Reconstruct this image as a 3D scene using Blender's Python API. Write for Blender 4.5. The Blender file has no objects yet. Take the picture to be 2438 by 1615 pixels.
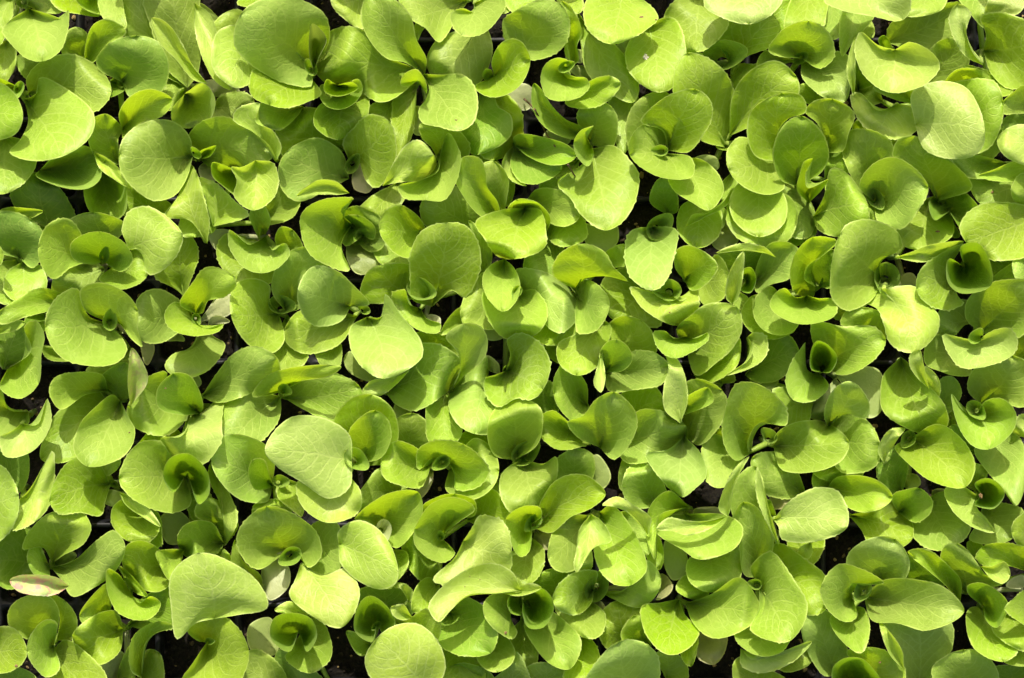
import bpy, bmesh, math, random
import numpy as np

# ------------------------------------------------------------------ camera, sky, sun, exposure
C = bpy.context.scene
K = 800 / 236.7                    # one tracing unit in photo pixels
FRAME_W = 0.40                     # metres of bench seen across the photo at canopy height
ZREF = 0.038
CAMZ = ZREF + 0.95
cam_d = bpy.data.cameras.new('camera')
cam = bpy.data.objects.new('camera', cam_d)
C.collection.objects.link(cam)
cam.location = (0, 0, CAMZ)
cam.rotation_euler = (0, 0, 0)
cam_d.sensor_width = 36
cam_d.lens = 36 * (CAMZ - ZREF) / FRAME_W
cam_d.clip_start = 0.05
cam_d.clip_end = 50
C.camera = cam

SUN_EL = math.radians(45)
SUN_AZ = math.radians(3)           # from the top of the picture (+Y), a touch to the left
w = bpy.data.worlds.new('World')
C.world = w
w.use_nodes = True
nt = w.node_tree
nt.nodes.clear()
wo = nt.nodes.new('ShaderNodeOutputWorld')
bg = nt.nodes.new('ShaderNodeBackground')
sky = nt.nodes.new('ShaderNodeTexSky')
sky.sky_type = 'NISHITA'
sky.sun_disc = False
sky.sun_elevation = SUN_EL
sky.sun_rotation = -SUN_AZ
sky.air_density = 1.0
sky.dust_density = 7.0
sky.ozone_density = 0.0
bg.inputs['Strength'].default_value = 0.125
nt.links.new(sky.outputs[0], bg.inputs['Color'])
nt.links.new(bg.outputs[0], wo.inputs['Surface'])
sd = bpy.data.lights.new('sun', 'SUN')
sd.energy = 4.1
sd.angle = math.radians(0.8)
sd.color = (1.0, 0.95, 0.85)
sun = bpy.data.objects.new('sun', sd)
C.collection.objects.link(sun)
sun.rotation_euler = (-(math.pi / 2 - SUN_EL), 0, SUN_AZ)
C.view_settings.view_transform = 'Standard'
C.view_settings.look = 'None'
C.view_settings.exposure = 0.72
C.view_settings.gamma = 1
C.view_settings.use_curve_mapping = False
C.cycles.max_bounces = 10
C.cycles.transmission_bounces = 6
C.cycles.diffuse_bounces = 5

random.seed(7)
rng = np.random.default_rng(11)

def to_world(px, py, z):
    """photo pixel at height z (m) -> world x, y"""
    s = FRAME_W / 2438.0 * (CAMZ - z) / (CAMZ - ZREF)
    return (px - 1219.0) * s, (807.5 - py) * s

# ------------------------------------------------------------------ tags
def tag(o, label=None, cat=None, group=None, kind=None):
    if label: o['label'] = label
    if cat: o['category'] = cat
    if group: o['group'] = group
    if kind: o['kind'] = kind
    return o

def link_mesh(name, verts, faces, mat, parent=None, smooth=True):
    me = bpy.data.meshes.new(name)
    me.from_pydata([tuple(map(float, v)) for v in verts], [], faces)
    if smooth:
        me.polygons.foreach_set('use_smooth', [True] * len(me.polygons))
    me.materials.append(mat)
    o = bpy.data.objects.new(name, me)
    C.collection.objects.link(o)
    if parent: o.parent = parent
    return o

# ------------------------------------------------------------------ materials
class NT:
    def __init__(s, name):
        s.m = bpy.data.materials.new(name)
        s.m.use_nodes = True
        s.t = s.m.node_tree
        s.t.nodes.clear()
        s.out = s.n('ShaderNodeOutputMaterial')
    def n(s, t, **kw):
        x = s.t.nodes.new(t)
        for k, v in kw.items(): setattr(x, k, v)
        return x
    def set(s, node, **kw):
        for k, v in kw.items():
            s.plug(node.inputs[k.replace('_', ' ')], v)
        return node
    def plug(s, inp, v):
        if isinstance(v, bpy.types.NodeSocket): s.t.links.new(v, inp)
        else: inp.default_value = v
    def math(s, op, a, b=None, c=None, clamp=False):
        x = s.n('ShaderNodeMath', operation=op, use_clamp=clamp)
        s.plug(x.inputs[0], a)
        if b is not None: s.plug(x.inputs[1], b)
        if c is not None: s.plug(x.inputs[2], c)
        return x.outputs[0]
    def ramp(s, v, a, b, lo=0.0, hi=1.0):
        x = s.n('ShaderNodeMapRange', interpolation_type='SMOOTHSTEP')
        s.plug(x.inputs['Value'], v)
        x.inputs['From Min'].default_value = a
        x.inputs['From Max'].default_value = b
        x.inputs['To Min'].default_value = lo
        x.inputs['To Max'].default_value = hi
        return x.outputs[0]
    def mix(s, f, a, b, mode='MIX'):
        x = s.n('ShaderNodeMix', data_type='RGBA', blend_type=mode)
        s.plug(x.inputs[0], f)
        s.plug(x.inputs[6], a); s.plug(x.inputs[7], b)
        return x.outputs[2]
    def noise(s, vec, scale, detail=2.0, rough=0.5, dim='3D'):
        x = s.n('ShaderNodeTexNoise', noise_dimensions=dim)
        s.plug(x.inputs['Vector'], vec)
        x.inputs['Scale'].default_value = scale
        x.inputs['Detail'].default_value = detail
        x.inputs['Roughness'].default_value = rough
        return x.outputs['Fac']

def rgb(r, g, b): return (r, g, b, 1.0)

def leaf_material(name, col, vein, trans, tfac=0.42, veins=1.0, blotch=None, rough=0.46):
    s = NT(name)
    uv = s.n('ShaderNodeUVMap').outputs[0]
    sep = s.n('ShaderNodeSeparateXYZ'); s.plug(sep.inputs[0], uv)
    u, v = sep.outputs[0], sep.outputs[1]
    geo = s.n('ShaderNodeNewGeometry')
    pos = geo.outputs['Position']
    info = s.n('ShaderNodeObjectInfo').outputs['Random']
    edge = s.n('ShaderNodeAttribute', attribute_name='edge').outputs['Fac']   # mm from the margin
    wob = s.math('MULTIPLY', s.math('SUBTRACT', s.noise(pos, 260, 2), 0.5), 0.16)
    a = s.math('ABSOLUTE', s.math('ADD', s.math('MULTIPLY_ADD', v, 2.0, -1.0), wob))
    # midrib, narrowing toward the tip
    wd = s.math('MULTIPLY_ADD', u, -0.055, 0.075)
    mid = s.math('SUBTRACT', 1.0, s.math('DIVIDE', a, wd), clamp=True)
    # side veins curving toward the tip
    q = s.math('SUBTRACT', u, s.math('MULTIPLY', s.math('POWER', a, 1.25), 0.42))
    q = s.math('ADD', q, s.math('MULTIPLY', wob, 0.25))
    q = s.math('ADD', q, s.math('MULTIPLY', info, 0.13))
    fr = s.math('ABSOLUTE', s.math('SUBTRACT', s.math('FRACT', s.math('MULTIPLY', q, 7.0)), 0.5))
    lat = s.ramp(fr, 0.02, 0.13, 1.0, 0.0)
    lat = s.math('MULTIPLY', lat, s.ramp(a, 0.45, 1.0, 1.0, 0.12))
    # fine network
    vo = s.n('ShaderNodeTexVoronoi', feature='DISTANCE_TO_EDGE', voronoi_dimensions='3D')
    s.plug(vo.inputs['Vector'], pos); vo.inputs['Scale'].default_value = 255
    net = s.ramp(vo.outputs['Distance'], 0.0, 0.11, 1.0, 0.0)
    vm = s.math('MAXIMUM', s.math('MULTIPLY', mid, 0.9), s.math('MULTIPLY', lat, 0.75))
    vm = s.math('MAXIMUM', vm, s.math('MULTIPLY', net, 0.40))
    vm = s.math('MULTIPLY', vm, veins, clamp=True)
    mott = s.noise(pos, 2600, 3, 0.7)
    broad = s.noise(pos, 90, 3)
    hsv = s.n('ShaderNodeHueSaturation')
    s.plug(hsv.inputs['Color'], col)
    s.plug(hsv.inputs['Hue'], s.math('MULTIPLY_ADD', info, 0.014, 0.497))
    s.plug(hsv.inputs['Saturation'], s.math('MULTIPLY_ADD', s.math('FRACT', s.math('MULTIPLY', info, 7.13)), 0.14, 0.92))
    s.plug(hsv.inputs['Value'], s.math('MULTIPLY_ADD', s.math('FRACT', s.math('MULTIPLY', info, 3.7)), 0.24, 0.88))
    c = hsv.outputs[0]
    c = s.mix(s.ramp(broad, 0.35, 0.7, 0.0, 0.22), c, vein)
    c = s.mix(s.math('MULTIPLY', vm, 0.62), c, vein)
    c = s.mix(1.0, c, s.mix(mott, rgb(0.90, 0.90, 0.90), rgb(1.10, 1.10, 1.08)), 'MULTIPLY')
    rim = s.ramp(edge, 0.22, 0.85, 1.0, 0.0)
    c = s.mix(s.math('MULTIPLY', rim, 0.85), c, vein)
    if blotch is not None:
        bn = s.noise(pos, 330, 3, 0.6)
        c = s.mix(s.ramp(bn, 0.46, 0.58), c, blotch)
    # paler velvety underside
    c = s.mix(s.math('MULTIPLY', geo.outputs['Backfacing'], 0.30), c, rgb(0.31, 0.43, 0.08))
    bmp = s.n('ShaderNodeBump')
    hgt = s.math('ADD', s.math('MULTIPLY', vm, -0.40), s.math('MULTIPLY', s.noise(pos, 620, 2, 0.6), 0.9))
    hgt = s.math('ADD', hgt, s.math('MULTIPLY', mott, 0.12))
    s.plug(bmp.inputs['Height'], hgt)
    bmp.inputs['Strength'].default_value = 0.55
    bmp.inputs['Distance'].default_value = 0.00045
    p = s.n('ShaderNodeBsdfPrincipled')
    s.plug(p.inputs['Base Color'], c)
    s.plug(p.inputs['Roughness'], rough)
    p.inputs['Specular IOR Level'].default_value = 0.36
    p.inputs['Sheen Weight'].default_value = 0.03
    p.inputs['Sheen Roughness'].default_value = 0.5
    s.plug(p.inputs['Normal'], bmp.outputs[0])
    t = s.n('ShaderNodeBsdfTranslucent')
    tc = s.mix(s.math('MULTIPLY', vm, 0.35), trans, s.mix(1.0, trans, rgb(1.35, 1.25, 1.6), 'MULTIPLY'))
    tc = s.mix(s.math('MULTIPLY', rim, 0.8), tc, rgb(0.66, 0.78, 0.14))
    s.plug(t.inputs['Color'], tc)
    s.plug(t.inputs['Normal'], bmp.outputs[0])
    mx = s.n('ShaderNodeMixShader')
    mx.inputs[0].default_value = tfac + 0.01
    s.t.links.new(p.outputs[0], mx.inputs[1]); s.t.links.new(t.outputs[0], mx.inputs[2])
    s.t.links.new(mx.outputs[0], s.out.inputs['Surface'])
    return s.m

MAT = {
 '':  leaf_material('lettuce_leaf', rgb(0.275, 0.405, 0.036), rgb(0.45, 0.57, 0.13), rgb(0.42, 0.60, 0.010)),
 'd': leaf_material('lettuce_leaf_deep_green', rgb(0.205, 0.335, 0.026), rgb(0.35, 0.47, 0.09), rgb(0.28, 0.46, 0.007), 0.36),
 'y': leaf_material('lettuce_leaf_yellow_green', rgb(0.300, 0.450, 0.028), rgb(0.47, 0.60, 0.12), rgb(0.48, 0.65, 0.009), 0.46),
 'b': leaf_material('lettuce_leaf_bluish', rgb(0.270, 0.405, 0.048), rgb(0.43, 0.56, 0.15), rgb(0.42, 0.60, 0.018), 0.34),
 'l': leaf_material('lettuce_leaf_pale_sunlit', rgb(0.370, 0.495, 0.075), rgb(0.53, 0.64, 0.19), rgb(0.52, 0.68, 0.035), 0.42),  # paler copy of the leaf colour; sunlight on the top blades put into it
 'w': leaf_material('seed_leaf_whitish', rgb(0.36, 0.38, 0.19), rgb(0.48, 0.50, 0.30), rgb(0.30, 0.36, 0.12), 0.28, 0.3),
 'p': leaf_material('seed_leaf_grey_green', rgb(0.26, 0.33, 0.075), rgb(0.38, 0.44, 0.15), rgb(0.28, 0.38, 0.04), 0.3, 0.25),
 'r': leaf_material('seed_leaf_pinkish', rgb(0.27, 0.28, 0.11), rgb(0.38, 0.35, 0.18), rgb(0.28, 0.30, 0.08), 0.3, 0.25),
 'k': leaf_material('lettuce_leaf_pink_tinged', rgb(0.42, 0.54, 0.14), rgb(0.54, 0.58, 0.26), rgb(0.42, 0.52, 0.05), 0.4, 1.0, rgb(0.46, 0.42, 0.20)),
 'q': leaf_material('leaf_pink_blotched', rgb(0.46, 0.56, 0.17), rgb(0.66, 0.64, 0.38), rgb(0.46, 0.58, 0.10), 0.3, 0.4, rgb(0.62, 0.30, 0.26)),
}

def stem_material():
    s = NT('pale_stem')
    geo = s.n('ShaderNodeNewGeometry')
    n = s.noise(geo.outputs['Position'], 500, 2)
    c = s.mix(n, rgb(0.19, 0.30, 0.06), rgb(0.30, 0.40, 0.12))
    p = s.n('ShaderNodeBsdfPrincipled')
    s.plug(p.inputs['Base Color'], c); p.inputs['Roughness'].default_value = 0.45
    p.inputs['Subsurface Weight'].default_value = 0.2
    p.inputs['Subsurface Scale'].default_value = 0.001
    s.t.links.new(p.outputs[0], s.out.inputs['Surface'])
    return s.m
M_STEM = stem_material()

def plain(name, c1, c2, scale, rough=0.6, spec=0.4, island=False, bump=0.0):
    s = NT(name)
    geo = s.n('ShaderNodeNewGeometry')
    n = s.noise(geo.outputs['Position'], scale, 4, 0.6)
    c = s.mix(s.ramp(n, 0.35, 0.65), c1, c2)
    if island:
        r = geo.outputs['Random Per Island']
        c = s.mix(s.ramp(r, 0.0, 0.72), c1, c)
        c = s.mix(s.ramp(r, 0.80, 0.95), c, island)
    p = s.n('ShaderNodeBsdfPrincipled')
    s.plug(p.inputs['Base Color'], c)
    p.inputs['Roughness'].default_value = rough
    p.inputs['Specular IOR Level'].default_value = spec
    if bump:
        b = s.n('ShaderNodeBump'); s.plug(b.inputs['Height'], n)
        b.inputs['Strength'].default_value = bump; b.inputs['Distance'].default_value = 0.0006
        s.plug(p.inputs['Normal'], b.outputs[0])
    s.t.links.new(p.outputs[0], s.out.inputs['Surface'])
    return s.m
M_TRAY = plain('black_tray_plastic', rgb(0.006, 0.006, 0.007), rgb(0.014, 0.014, 0.016), 240, 0.5, 0.22, bump=0.25)
M_SOIL = plain('dark_compost', rgb(0.004, 0.003, 0.002), rgb(0.011, 0.008, 0.005), 700, 0.9, 0.2, bump=1.0)
M_CRUMB = plain('compost_crumbs', rgb(0.004, 0.003, 0.002), rgb(0.017, 0.012, 0.007), 900, 0.85, 0.25, island=rgb(0.24, 0.17, 0.07), bump=0.6)
M_BENCH = plain('bench_board', rgb(0.02, 0.02, 0.02), rgb(0.04, 0.038, 0.035), 40, 0.8, 0.2)
M_DRY = plain('dry_stalk', rgb(0.06, 0.035, 0.02), rgb(0.17, 0.10, 0.05), 900, 0.7)
M_WHITE = plain('pale_crumb', rgb(0.62, 0.54, 0.42), rgb(0.80, 0.74, 0.66), 1500, 0.8, bump=0.6)
M_SPOT = plain('brown_mark', rgb(0.10, 0.06, 0.02), rgb(0.22, 0.14, 0.05), 1500, 0.8)

# ------------------------------------------------------------------ bench, tray, compost
bx = link_mesh('bench', [(-3, -3, -0.062), (3, -3, -0.062), (3, 3, -0.062), (-3, 3, -0.062)], [(0, 1, 2, 3)], M_BENCH, smooth=False)
tag(bx, kind='structure')

GXp = [-192, -3, 186, 375, 564, 740, 912, 1080, 1250, 1425, 1600, 1780, 1960, 2140, 2320, 2500, 2680]
GYp = [-285, -95, 95, 285, 475, 668, 863, 1055, 1250, 1440, 1630, 1820, 2010]
GX = [to_world(p, 0, 0)[0] for p in GXp]
GY = [to_world(0, p, 0)[1] for p in GYp]
def tray():
    V, F = [], []
    def quad(a, b, c, d):
        i = len(V); V.extend([a, b, c, d]); F.append((i, i + 1, i + 2, i + 3))
    hw, D, taper = 0.0011, -0.040, 0.0042
    rows = []
    for i in range(len(GX) - 1):
        for j in range(len(GY) - 1):
            x0, x1 = GX[i] + hw, GX[i + 1] - hw
            y1, y0 = GY[j] - hw, GY[j + 1] + hw
            # rounded lip: rings from the web centre down into the cell
            rings = [(-hw, 0.0), (-hw * 0.45, -0.0002), (0, -0.0009), (0.0003, -0.004), (taper, D)]
            prev = None
            for off, z in rings:
                r = 0.0028 + max(0, off)
                pts = []
                for cx, cy, a0 in ((x1 - off - r, y1 - off - r, 0), (x0 + off + r, y1 - off - r, 90), (x0 + off + r, y0 + off + r, 180), (x1 - off - r, y0 + off + r, 270)):
                    rr = r if off >= 0 else r
                    for q in range(5):
                        a = math.radians(a0 + q * 22.5)
                        if off <= -hw + 1e-9:   # outermost ring is the square cell line
                            sx = 1 if a0 in (0, 270) else -1
                            sy = 1 if a0 in (0, 90) else -1
                            ex = (x1 + hw) if sx > 0 else (x0 - hw)
                            ey = (y1 + hw) if sy > 0 else (y0 - hw)
                            t = q / 4.0
                            # slide along the two sides of the corner
                            ca, sa = math.cos(a), math.sin(a)
                            m = max(abs(ca), abs(sa))
                            pts.append((cx + (ex - cx) * abs(ca) / m, cy + (ey - cy) * abs(sa) / m, z))
                        else:
                            pts.append((cx + rr * math.cos(a), cy + rr * math.sin(a), z))
                b = len(V); V.extend(pts)
                if prev is not None:
                    n = len(pts)
                    for k in range(n):
                        F.append((prev + k, prev + (k + 1) % n, b + (k + 1) % n, b + k))
                prev = b
            n = 20
            F.append(tuple(prev + k for k in range(n)))
    # outer rim skirt
    X0, X1, Y1, Y0 = GX[0], GX[-1], GY[0], GY[-1]
    o = 0.012
    loop_i = [(X0, Y0), (X1, Y0), (X1, Y1), (X0, Y1)]
    loop_o = [(X0 - o, Y0 - o), (X1 + o, Y0 - o), (X1 + o, Y1 + o), (X0 - o, Y1 + o)]
    for k in range(4):
        a, b = loop_i[k], loop_i[(k + 1) % 4]; c, d = loop_o[(k + 1) % 4], loop_o[k]
        quad((a[0], a[1], 0), (d[0], d[1], 0), (c[0], c[1], 0), (b[0], b[1], 0))
        quad((d[0], d[1], 0), (d[0], d[1], -0.06), (c[0], c[1], -0.06), (c[0], c[1], 0))
    o_ = link_mesh('plug_tray', V, F, M_TRAY)
    bm = bmesh.new(); bm.from_mesh(o_.data)
    bmesh.ops.remove_doubles(bm, verts=bm.verts, dist=1e-6)
    bmesh.ops.recalc_face_normals(bm, faces=bm.faces)
    bm.to_mesh(o_.data); bm.free()
    tag(o_, 'black plastic plug tray of square cells seen in the gaps under the seedlings', 'seedling tray')
tray()

def compost():
    V, F, SI = [], [], []
    N = 12
    tops = {}
    for i in range(len(GX) - 1):
        for j in range(len(GY) - 1):
            x0, x1 = GX[i] + 0.0014, GX[i + 1] - 0.0014
            y1, y0 = GY[j] - 0.0014, GY[j + 1] + 0.0014
            base = -0.0045 - 0.003 * random.random()
            ph = [random.uniform(0, 6.28) for _ in range(4)]
            def h(u, v):
                e = min(u, 1 - u, v, 1 - v)
                return base + 0.0011 * math.sin(9 * u + ph[0]) * math.sin(7 * v + ph[1]) + 0.0006 * math.sin(23 * u + ph[2]) * math.sin(19 * v + ph[3]) - 0.0015 * math.exp(-e * 14)
            b = len(V)
            for a in range(N + 1):
                for c in range(N + 1):
                    u, v = a / N, c / N
                    V.append((x0 + (x1 - x0) * u, y0 + (y1 - y0) * v, h(u, v) + random.uniform(-3e-4, 3e-4)))
            for a in range(N):
                for c in range(N):
                    q = b + a * (N + 1) + c
                    F.append((q, q + N + 1, q + N + 2, q + 1)); SI.append(1)
            # crumbs and bark fibres
            for _ in range(95):
                u, v = random.uniform(.04, .96), random.uniform(.04, .96)
                r = random.choice((0.00035, 0.0005, 0.0006, 0.0008, 0.0011)) * random.uniform(.7, 1.2)
                cx, cy, cz = x0 + (x1 - x0) * u, y0 + (y1 - y0) * v, h(u, v) + r * 0.4
                sx, sy, sz = (random.uniform(.6, 1.5) for _ in range(3))
                ang = random.uniform(0, 6.28)
                b2 = len(V)
                P = []
                for zz, rr in ((-1, 0.35), (-.3, .95), (.45, .85), (1, .3)):
                    for k in range(5):
                        t = k * 1.2566 + zz
                        q = rr * r * random.uniform(.75, 1.2)
                        px_, py_ = q * math.cos(t) * sx, q * math.sin(t) * sy
                        P.append((cx + px_ * math.cos(ang) - py_ * math.sin(ang), cy + px_ * math.sin(ang) + py_ * math.cos(ang), cz + zz * r * sz * .7))
                V.extend(P)
                for q in range(3):
                    for k in range(5):
                        F.append((b2 + q * 5 + k, b2 + q * 5 + (k + 1) % 5, b2 + q * 5 + 5 + (k + 1) % 5, b2 + q * 5 + 5 + k)); SI.append(0)
                F.append(tuple(b2 + 15 + k for k in range(5))); SI.append(0)
    o = link_mesh('potting_compost', V, F, M_CRUMB, smooth=False)
    o.data.materials.append(M_SOIL)
    o.data.polygons.foreach_set('material_index', SI)
    tag(o, 'dark brown potting compost with tan crumbs filling the tray cells', 'compost', kind='stuff')
compost()

# ------------------------------------------------------------------ reading the traced leaves
NTR, NS = 38, 13                        # rows base->tip, columns left->right
SV = np.sin(np.linspace(-1, 1, NS) * math.pi / 2 * 0.92); SV /= SV[-1]
TV = np.linspace(0, 1, NTR) ** 0.92

def zlevel(lv): return 0.004 + 0.0112 * lv

def catmull(P, per=14):
    P = np.array(P, float)
    Q = np.vstack([2 * P[0] - P[1], P, 2 * P[-1] - P[-2]])
    out, marks = [], []
    for i in range(1, len(Q) - 2):
        p0, p1, p2, p3 = Q[i - 1], Q[i], Q[i + 1], Q[i + 2]
        t0 = 0.0
        d = lambda a, b: max(1e-6, np.linalg.norm(a - b) ** 0.5)
        t1 = t0 + d(p0, p1); t2 = t1 + d(p1, p2); t3 = t2 + d(p2, p3)
        marks.append(len(out))
        for t in np.linspace(t1, t2, per, endpoint=False):
            A1 = (t1 - t) / (t1 - t0) * p0 + (t - t0) / (t1 - t0) * p1
            A2 = (t2 - t) / (t2 - t1) * p1 + (t - t1) / (t2 - t1) * p2
            A3 = (t3 - t) / (t3 - t2) * p2 + (t - t2) / (t3 - t2) * p3
            B1 = (t2 - t) / (t2 - t0) * A1 + (t - t0) / (t2 - t0) * A2
            B2 = (t3 - t) / (t3 - t1) * A2 + (t - t1) / (t3 - t1) * A3
            out.append((t2 - t) / (t2 - t1) * B1 + (t - t1) / (t2 - t1) * B2)
    marks.append(len(out)); out.append(P[-1])
    return np.array(out), marks

def resample(P, ts):
    seg = np.linalg.norm(np.diff(P, axis=0), axis=1)
    s = np.concatenate([[0], np.cumsum(seg)])
    s /= max(s[-1], 1e-9)
    return np.stack([np.interp(ts, s, P[:, k]) for k in range(2)], 1)

def smooth_noise(n, m, k):
    g = rng.normal(size=(k, k))
    ys, xs = np.linspace(0, k - 1, n), np.linspace(0, k - 1, m)
    y0 = np.clip(ys.astype(int), 0, k - 2); x0 = np.clip(xs.astype(int), 0, k - 2)
    fy, fx = (ys - y0)[:, None], (xs - x0)[None, :]
    fy = fy * fy * (3 - 2 * fy); fx = fx * fx * (3 - 2 * fx)
    return (g[y0][:, x0] * (1 - fy) * (1 - fx) + g[y0 + 1][:, x0] * fy * (1 - fx) + g[y0][:, x0 + 1] * (1 - fy) * fx + g[y0 + 1][:, x0 + 1] * fy * fx)

def parse(data):
    plants, ox, oy = [], 0, 0
    for ln in data.strip().splitlines():
        ln = ln.strip()
        if not ln: continue
        if ln[0] == '%':
            ox, oy = map(float, ln[1:].split()); continue
        if ln[0] == '@':
            x, y, lab = ln[1:].split(' ', 2)
            plants.append(dict(x=ox + float(x) * K, y=oy + float(y) * K, label=lab, leaves=[], hearts=[])); continue
        if ln[0] == 'h':
            f = ln.split()
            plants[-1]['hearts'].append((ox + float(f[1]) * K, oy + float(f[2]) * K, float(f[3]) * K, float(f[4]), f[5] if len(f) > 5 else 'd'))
            continue
        parts = ln.split(';')
        f = parts[0].split()
        pt = lambda s: [ox + float(s.split()[0]) * K, oy + float(s.split()[1]) * K]
        L = dict(kind=f[0], lvl=float(f[1]), cup=float(f[2]), col=f[3] if len(f) > 3 else ('p' if f[0] == 'p' else ''))
        L['base'] = pt(parts[1])
        L['left'] = [pt(q) for q in parts[2].split(',')]
        L['tip'] = pt(parts[3])
        L['right'] = [pt(q) for q in parts[4].split(',')]
        plants[-1]['leaves'].append(L)
    return plants

def leaf_grid(L):
    if L['kind'] != 'p':
        f = 1.09 if L['lvl'] <= 3.0 else (1.05 if L['lvl'] <= 3.7 else 1.015)
        pts = [L['base']] + L['left'] + [L['tip']] + L['right']
        mx, my = sum(q[0] for q in pts) / len(pts), sum(q[1] for q in pts) / len(pts)
        for q in L['left'] + [L['tip']] + L['right']:
            q[0] = mx + (q[0] - mx) * f; q[1] = my + (q[1] - my) * f
    loop = [L['base']] + L['left'] + [L['tip']] + L['right'][::-1] + [L['base']]
    # 'right' is written from base to tip or from tip to base: keep the order with the shorter outline
    alt = [L['base']] + L['left'] + [L['tip']] + L['right'] + [L['base']]
    ln = lambda P: sum(math.dist(P[i], P[i + 1]) for i in range(len(P) - 1))
    if ln(alt) < ln(loop): loop = alt
    S, marks = catmull(loop)
    ti = marks[1 + len(L['left'])]
    Lp = resample(S[:ti + 1], TV)
    Rp = resample(S[ti:][::-1], TV)
    b, tp = np.array(L['base']), np.array(L['tip'])
    mid = (b + tp) / 2
    c = (resample(S[:ti + 1], [0.55])[0] + resample(S[ti:][::-1], [0.55])[0]) / 2
    pm = 0.65 * c + 0.35 * mid
    ctrl = 2 * pm - mid
    t = TV[:, None]
    M = (1 - t) ** 2 * b + 2 * t * (1 - t) * ctrl + t ** 2 * tp
    s = SV[None, :, None]
    P = M[:, None, :] + s * ((Rp - Lp) / 2)[:, None, :] + s * s * ((Rp + Lp) / 2 - M)[:, None, :]
    t1 = TV[:, None]; s1 = SV[None, :]
    zt = zlevel(L['lvl']); k = L['kind']
    if k == 'p':
        zb = max(0.008, zt - 0.006); prof = 1 - (1 - t1) ** 2; rf = 0.05
    elif k == 'e':
        zb = 0.008; prof = t1 ** 1.9; rf = 0.95
    elif k == 't':
        zb = 0.009; prof = 1 - (1 - t1) ** 1.12; rf = 0.55
    else:
        zb = 0.010 + 0.04 * (zt - 0.010); prof = 1 - (1 - t1) ** 1.45; rf = 0.30
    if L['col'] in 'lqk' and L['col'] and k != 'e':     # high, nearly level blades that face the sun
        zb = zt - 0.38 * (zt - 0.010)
    zM = zb + (zt - zb) * prof
    droop = random.uniform(0.0, 0.18 if k != 'e' else 0.0)
    zM = zM - droop * (zt - zb) * t1 ** 3 * 1.6
    env = np.sin(np.pi * np.clip(t1, 0, 1)) ** 0.6
    Z = zM + rf * (zt - zM) * (np.abs(s1) ** 3 if k == 'e' else s1 ** 2) + L['cup'] * 0.0017 * s1 ** 2 * env
    # crease along the midrib and gentle undulation
    Z = Z - 0.0005 * np.exp(-(s1 / 0.10) ** 2) * (1 - t1) * env
    size = min(1.0, math.dist(L['base'], L['tip']) / 120)
    amp = 0.0016 if k != 'p' else 0.0002
    Z = Z + amp * size * smooth_noise(NTR, NS, 4) * env
    Z = Z + 0.00045 * size * smooth_noise(NTR, NS, 9) * np.abs(s1) ** 3 * env
    return P, Z

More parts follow.
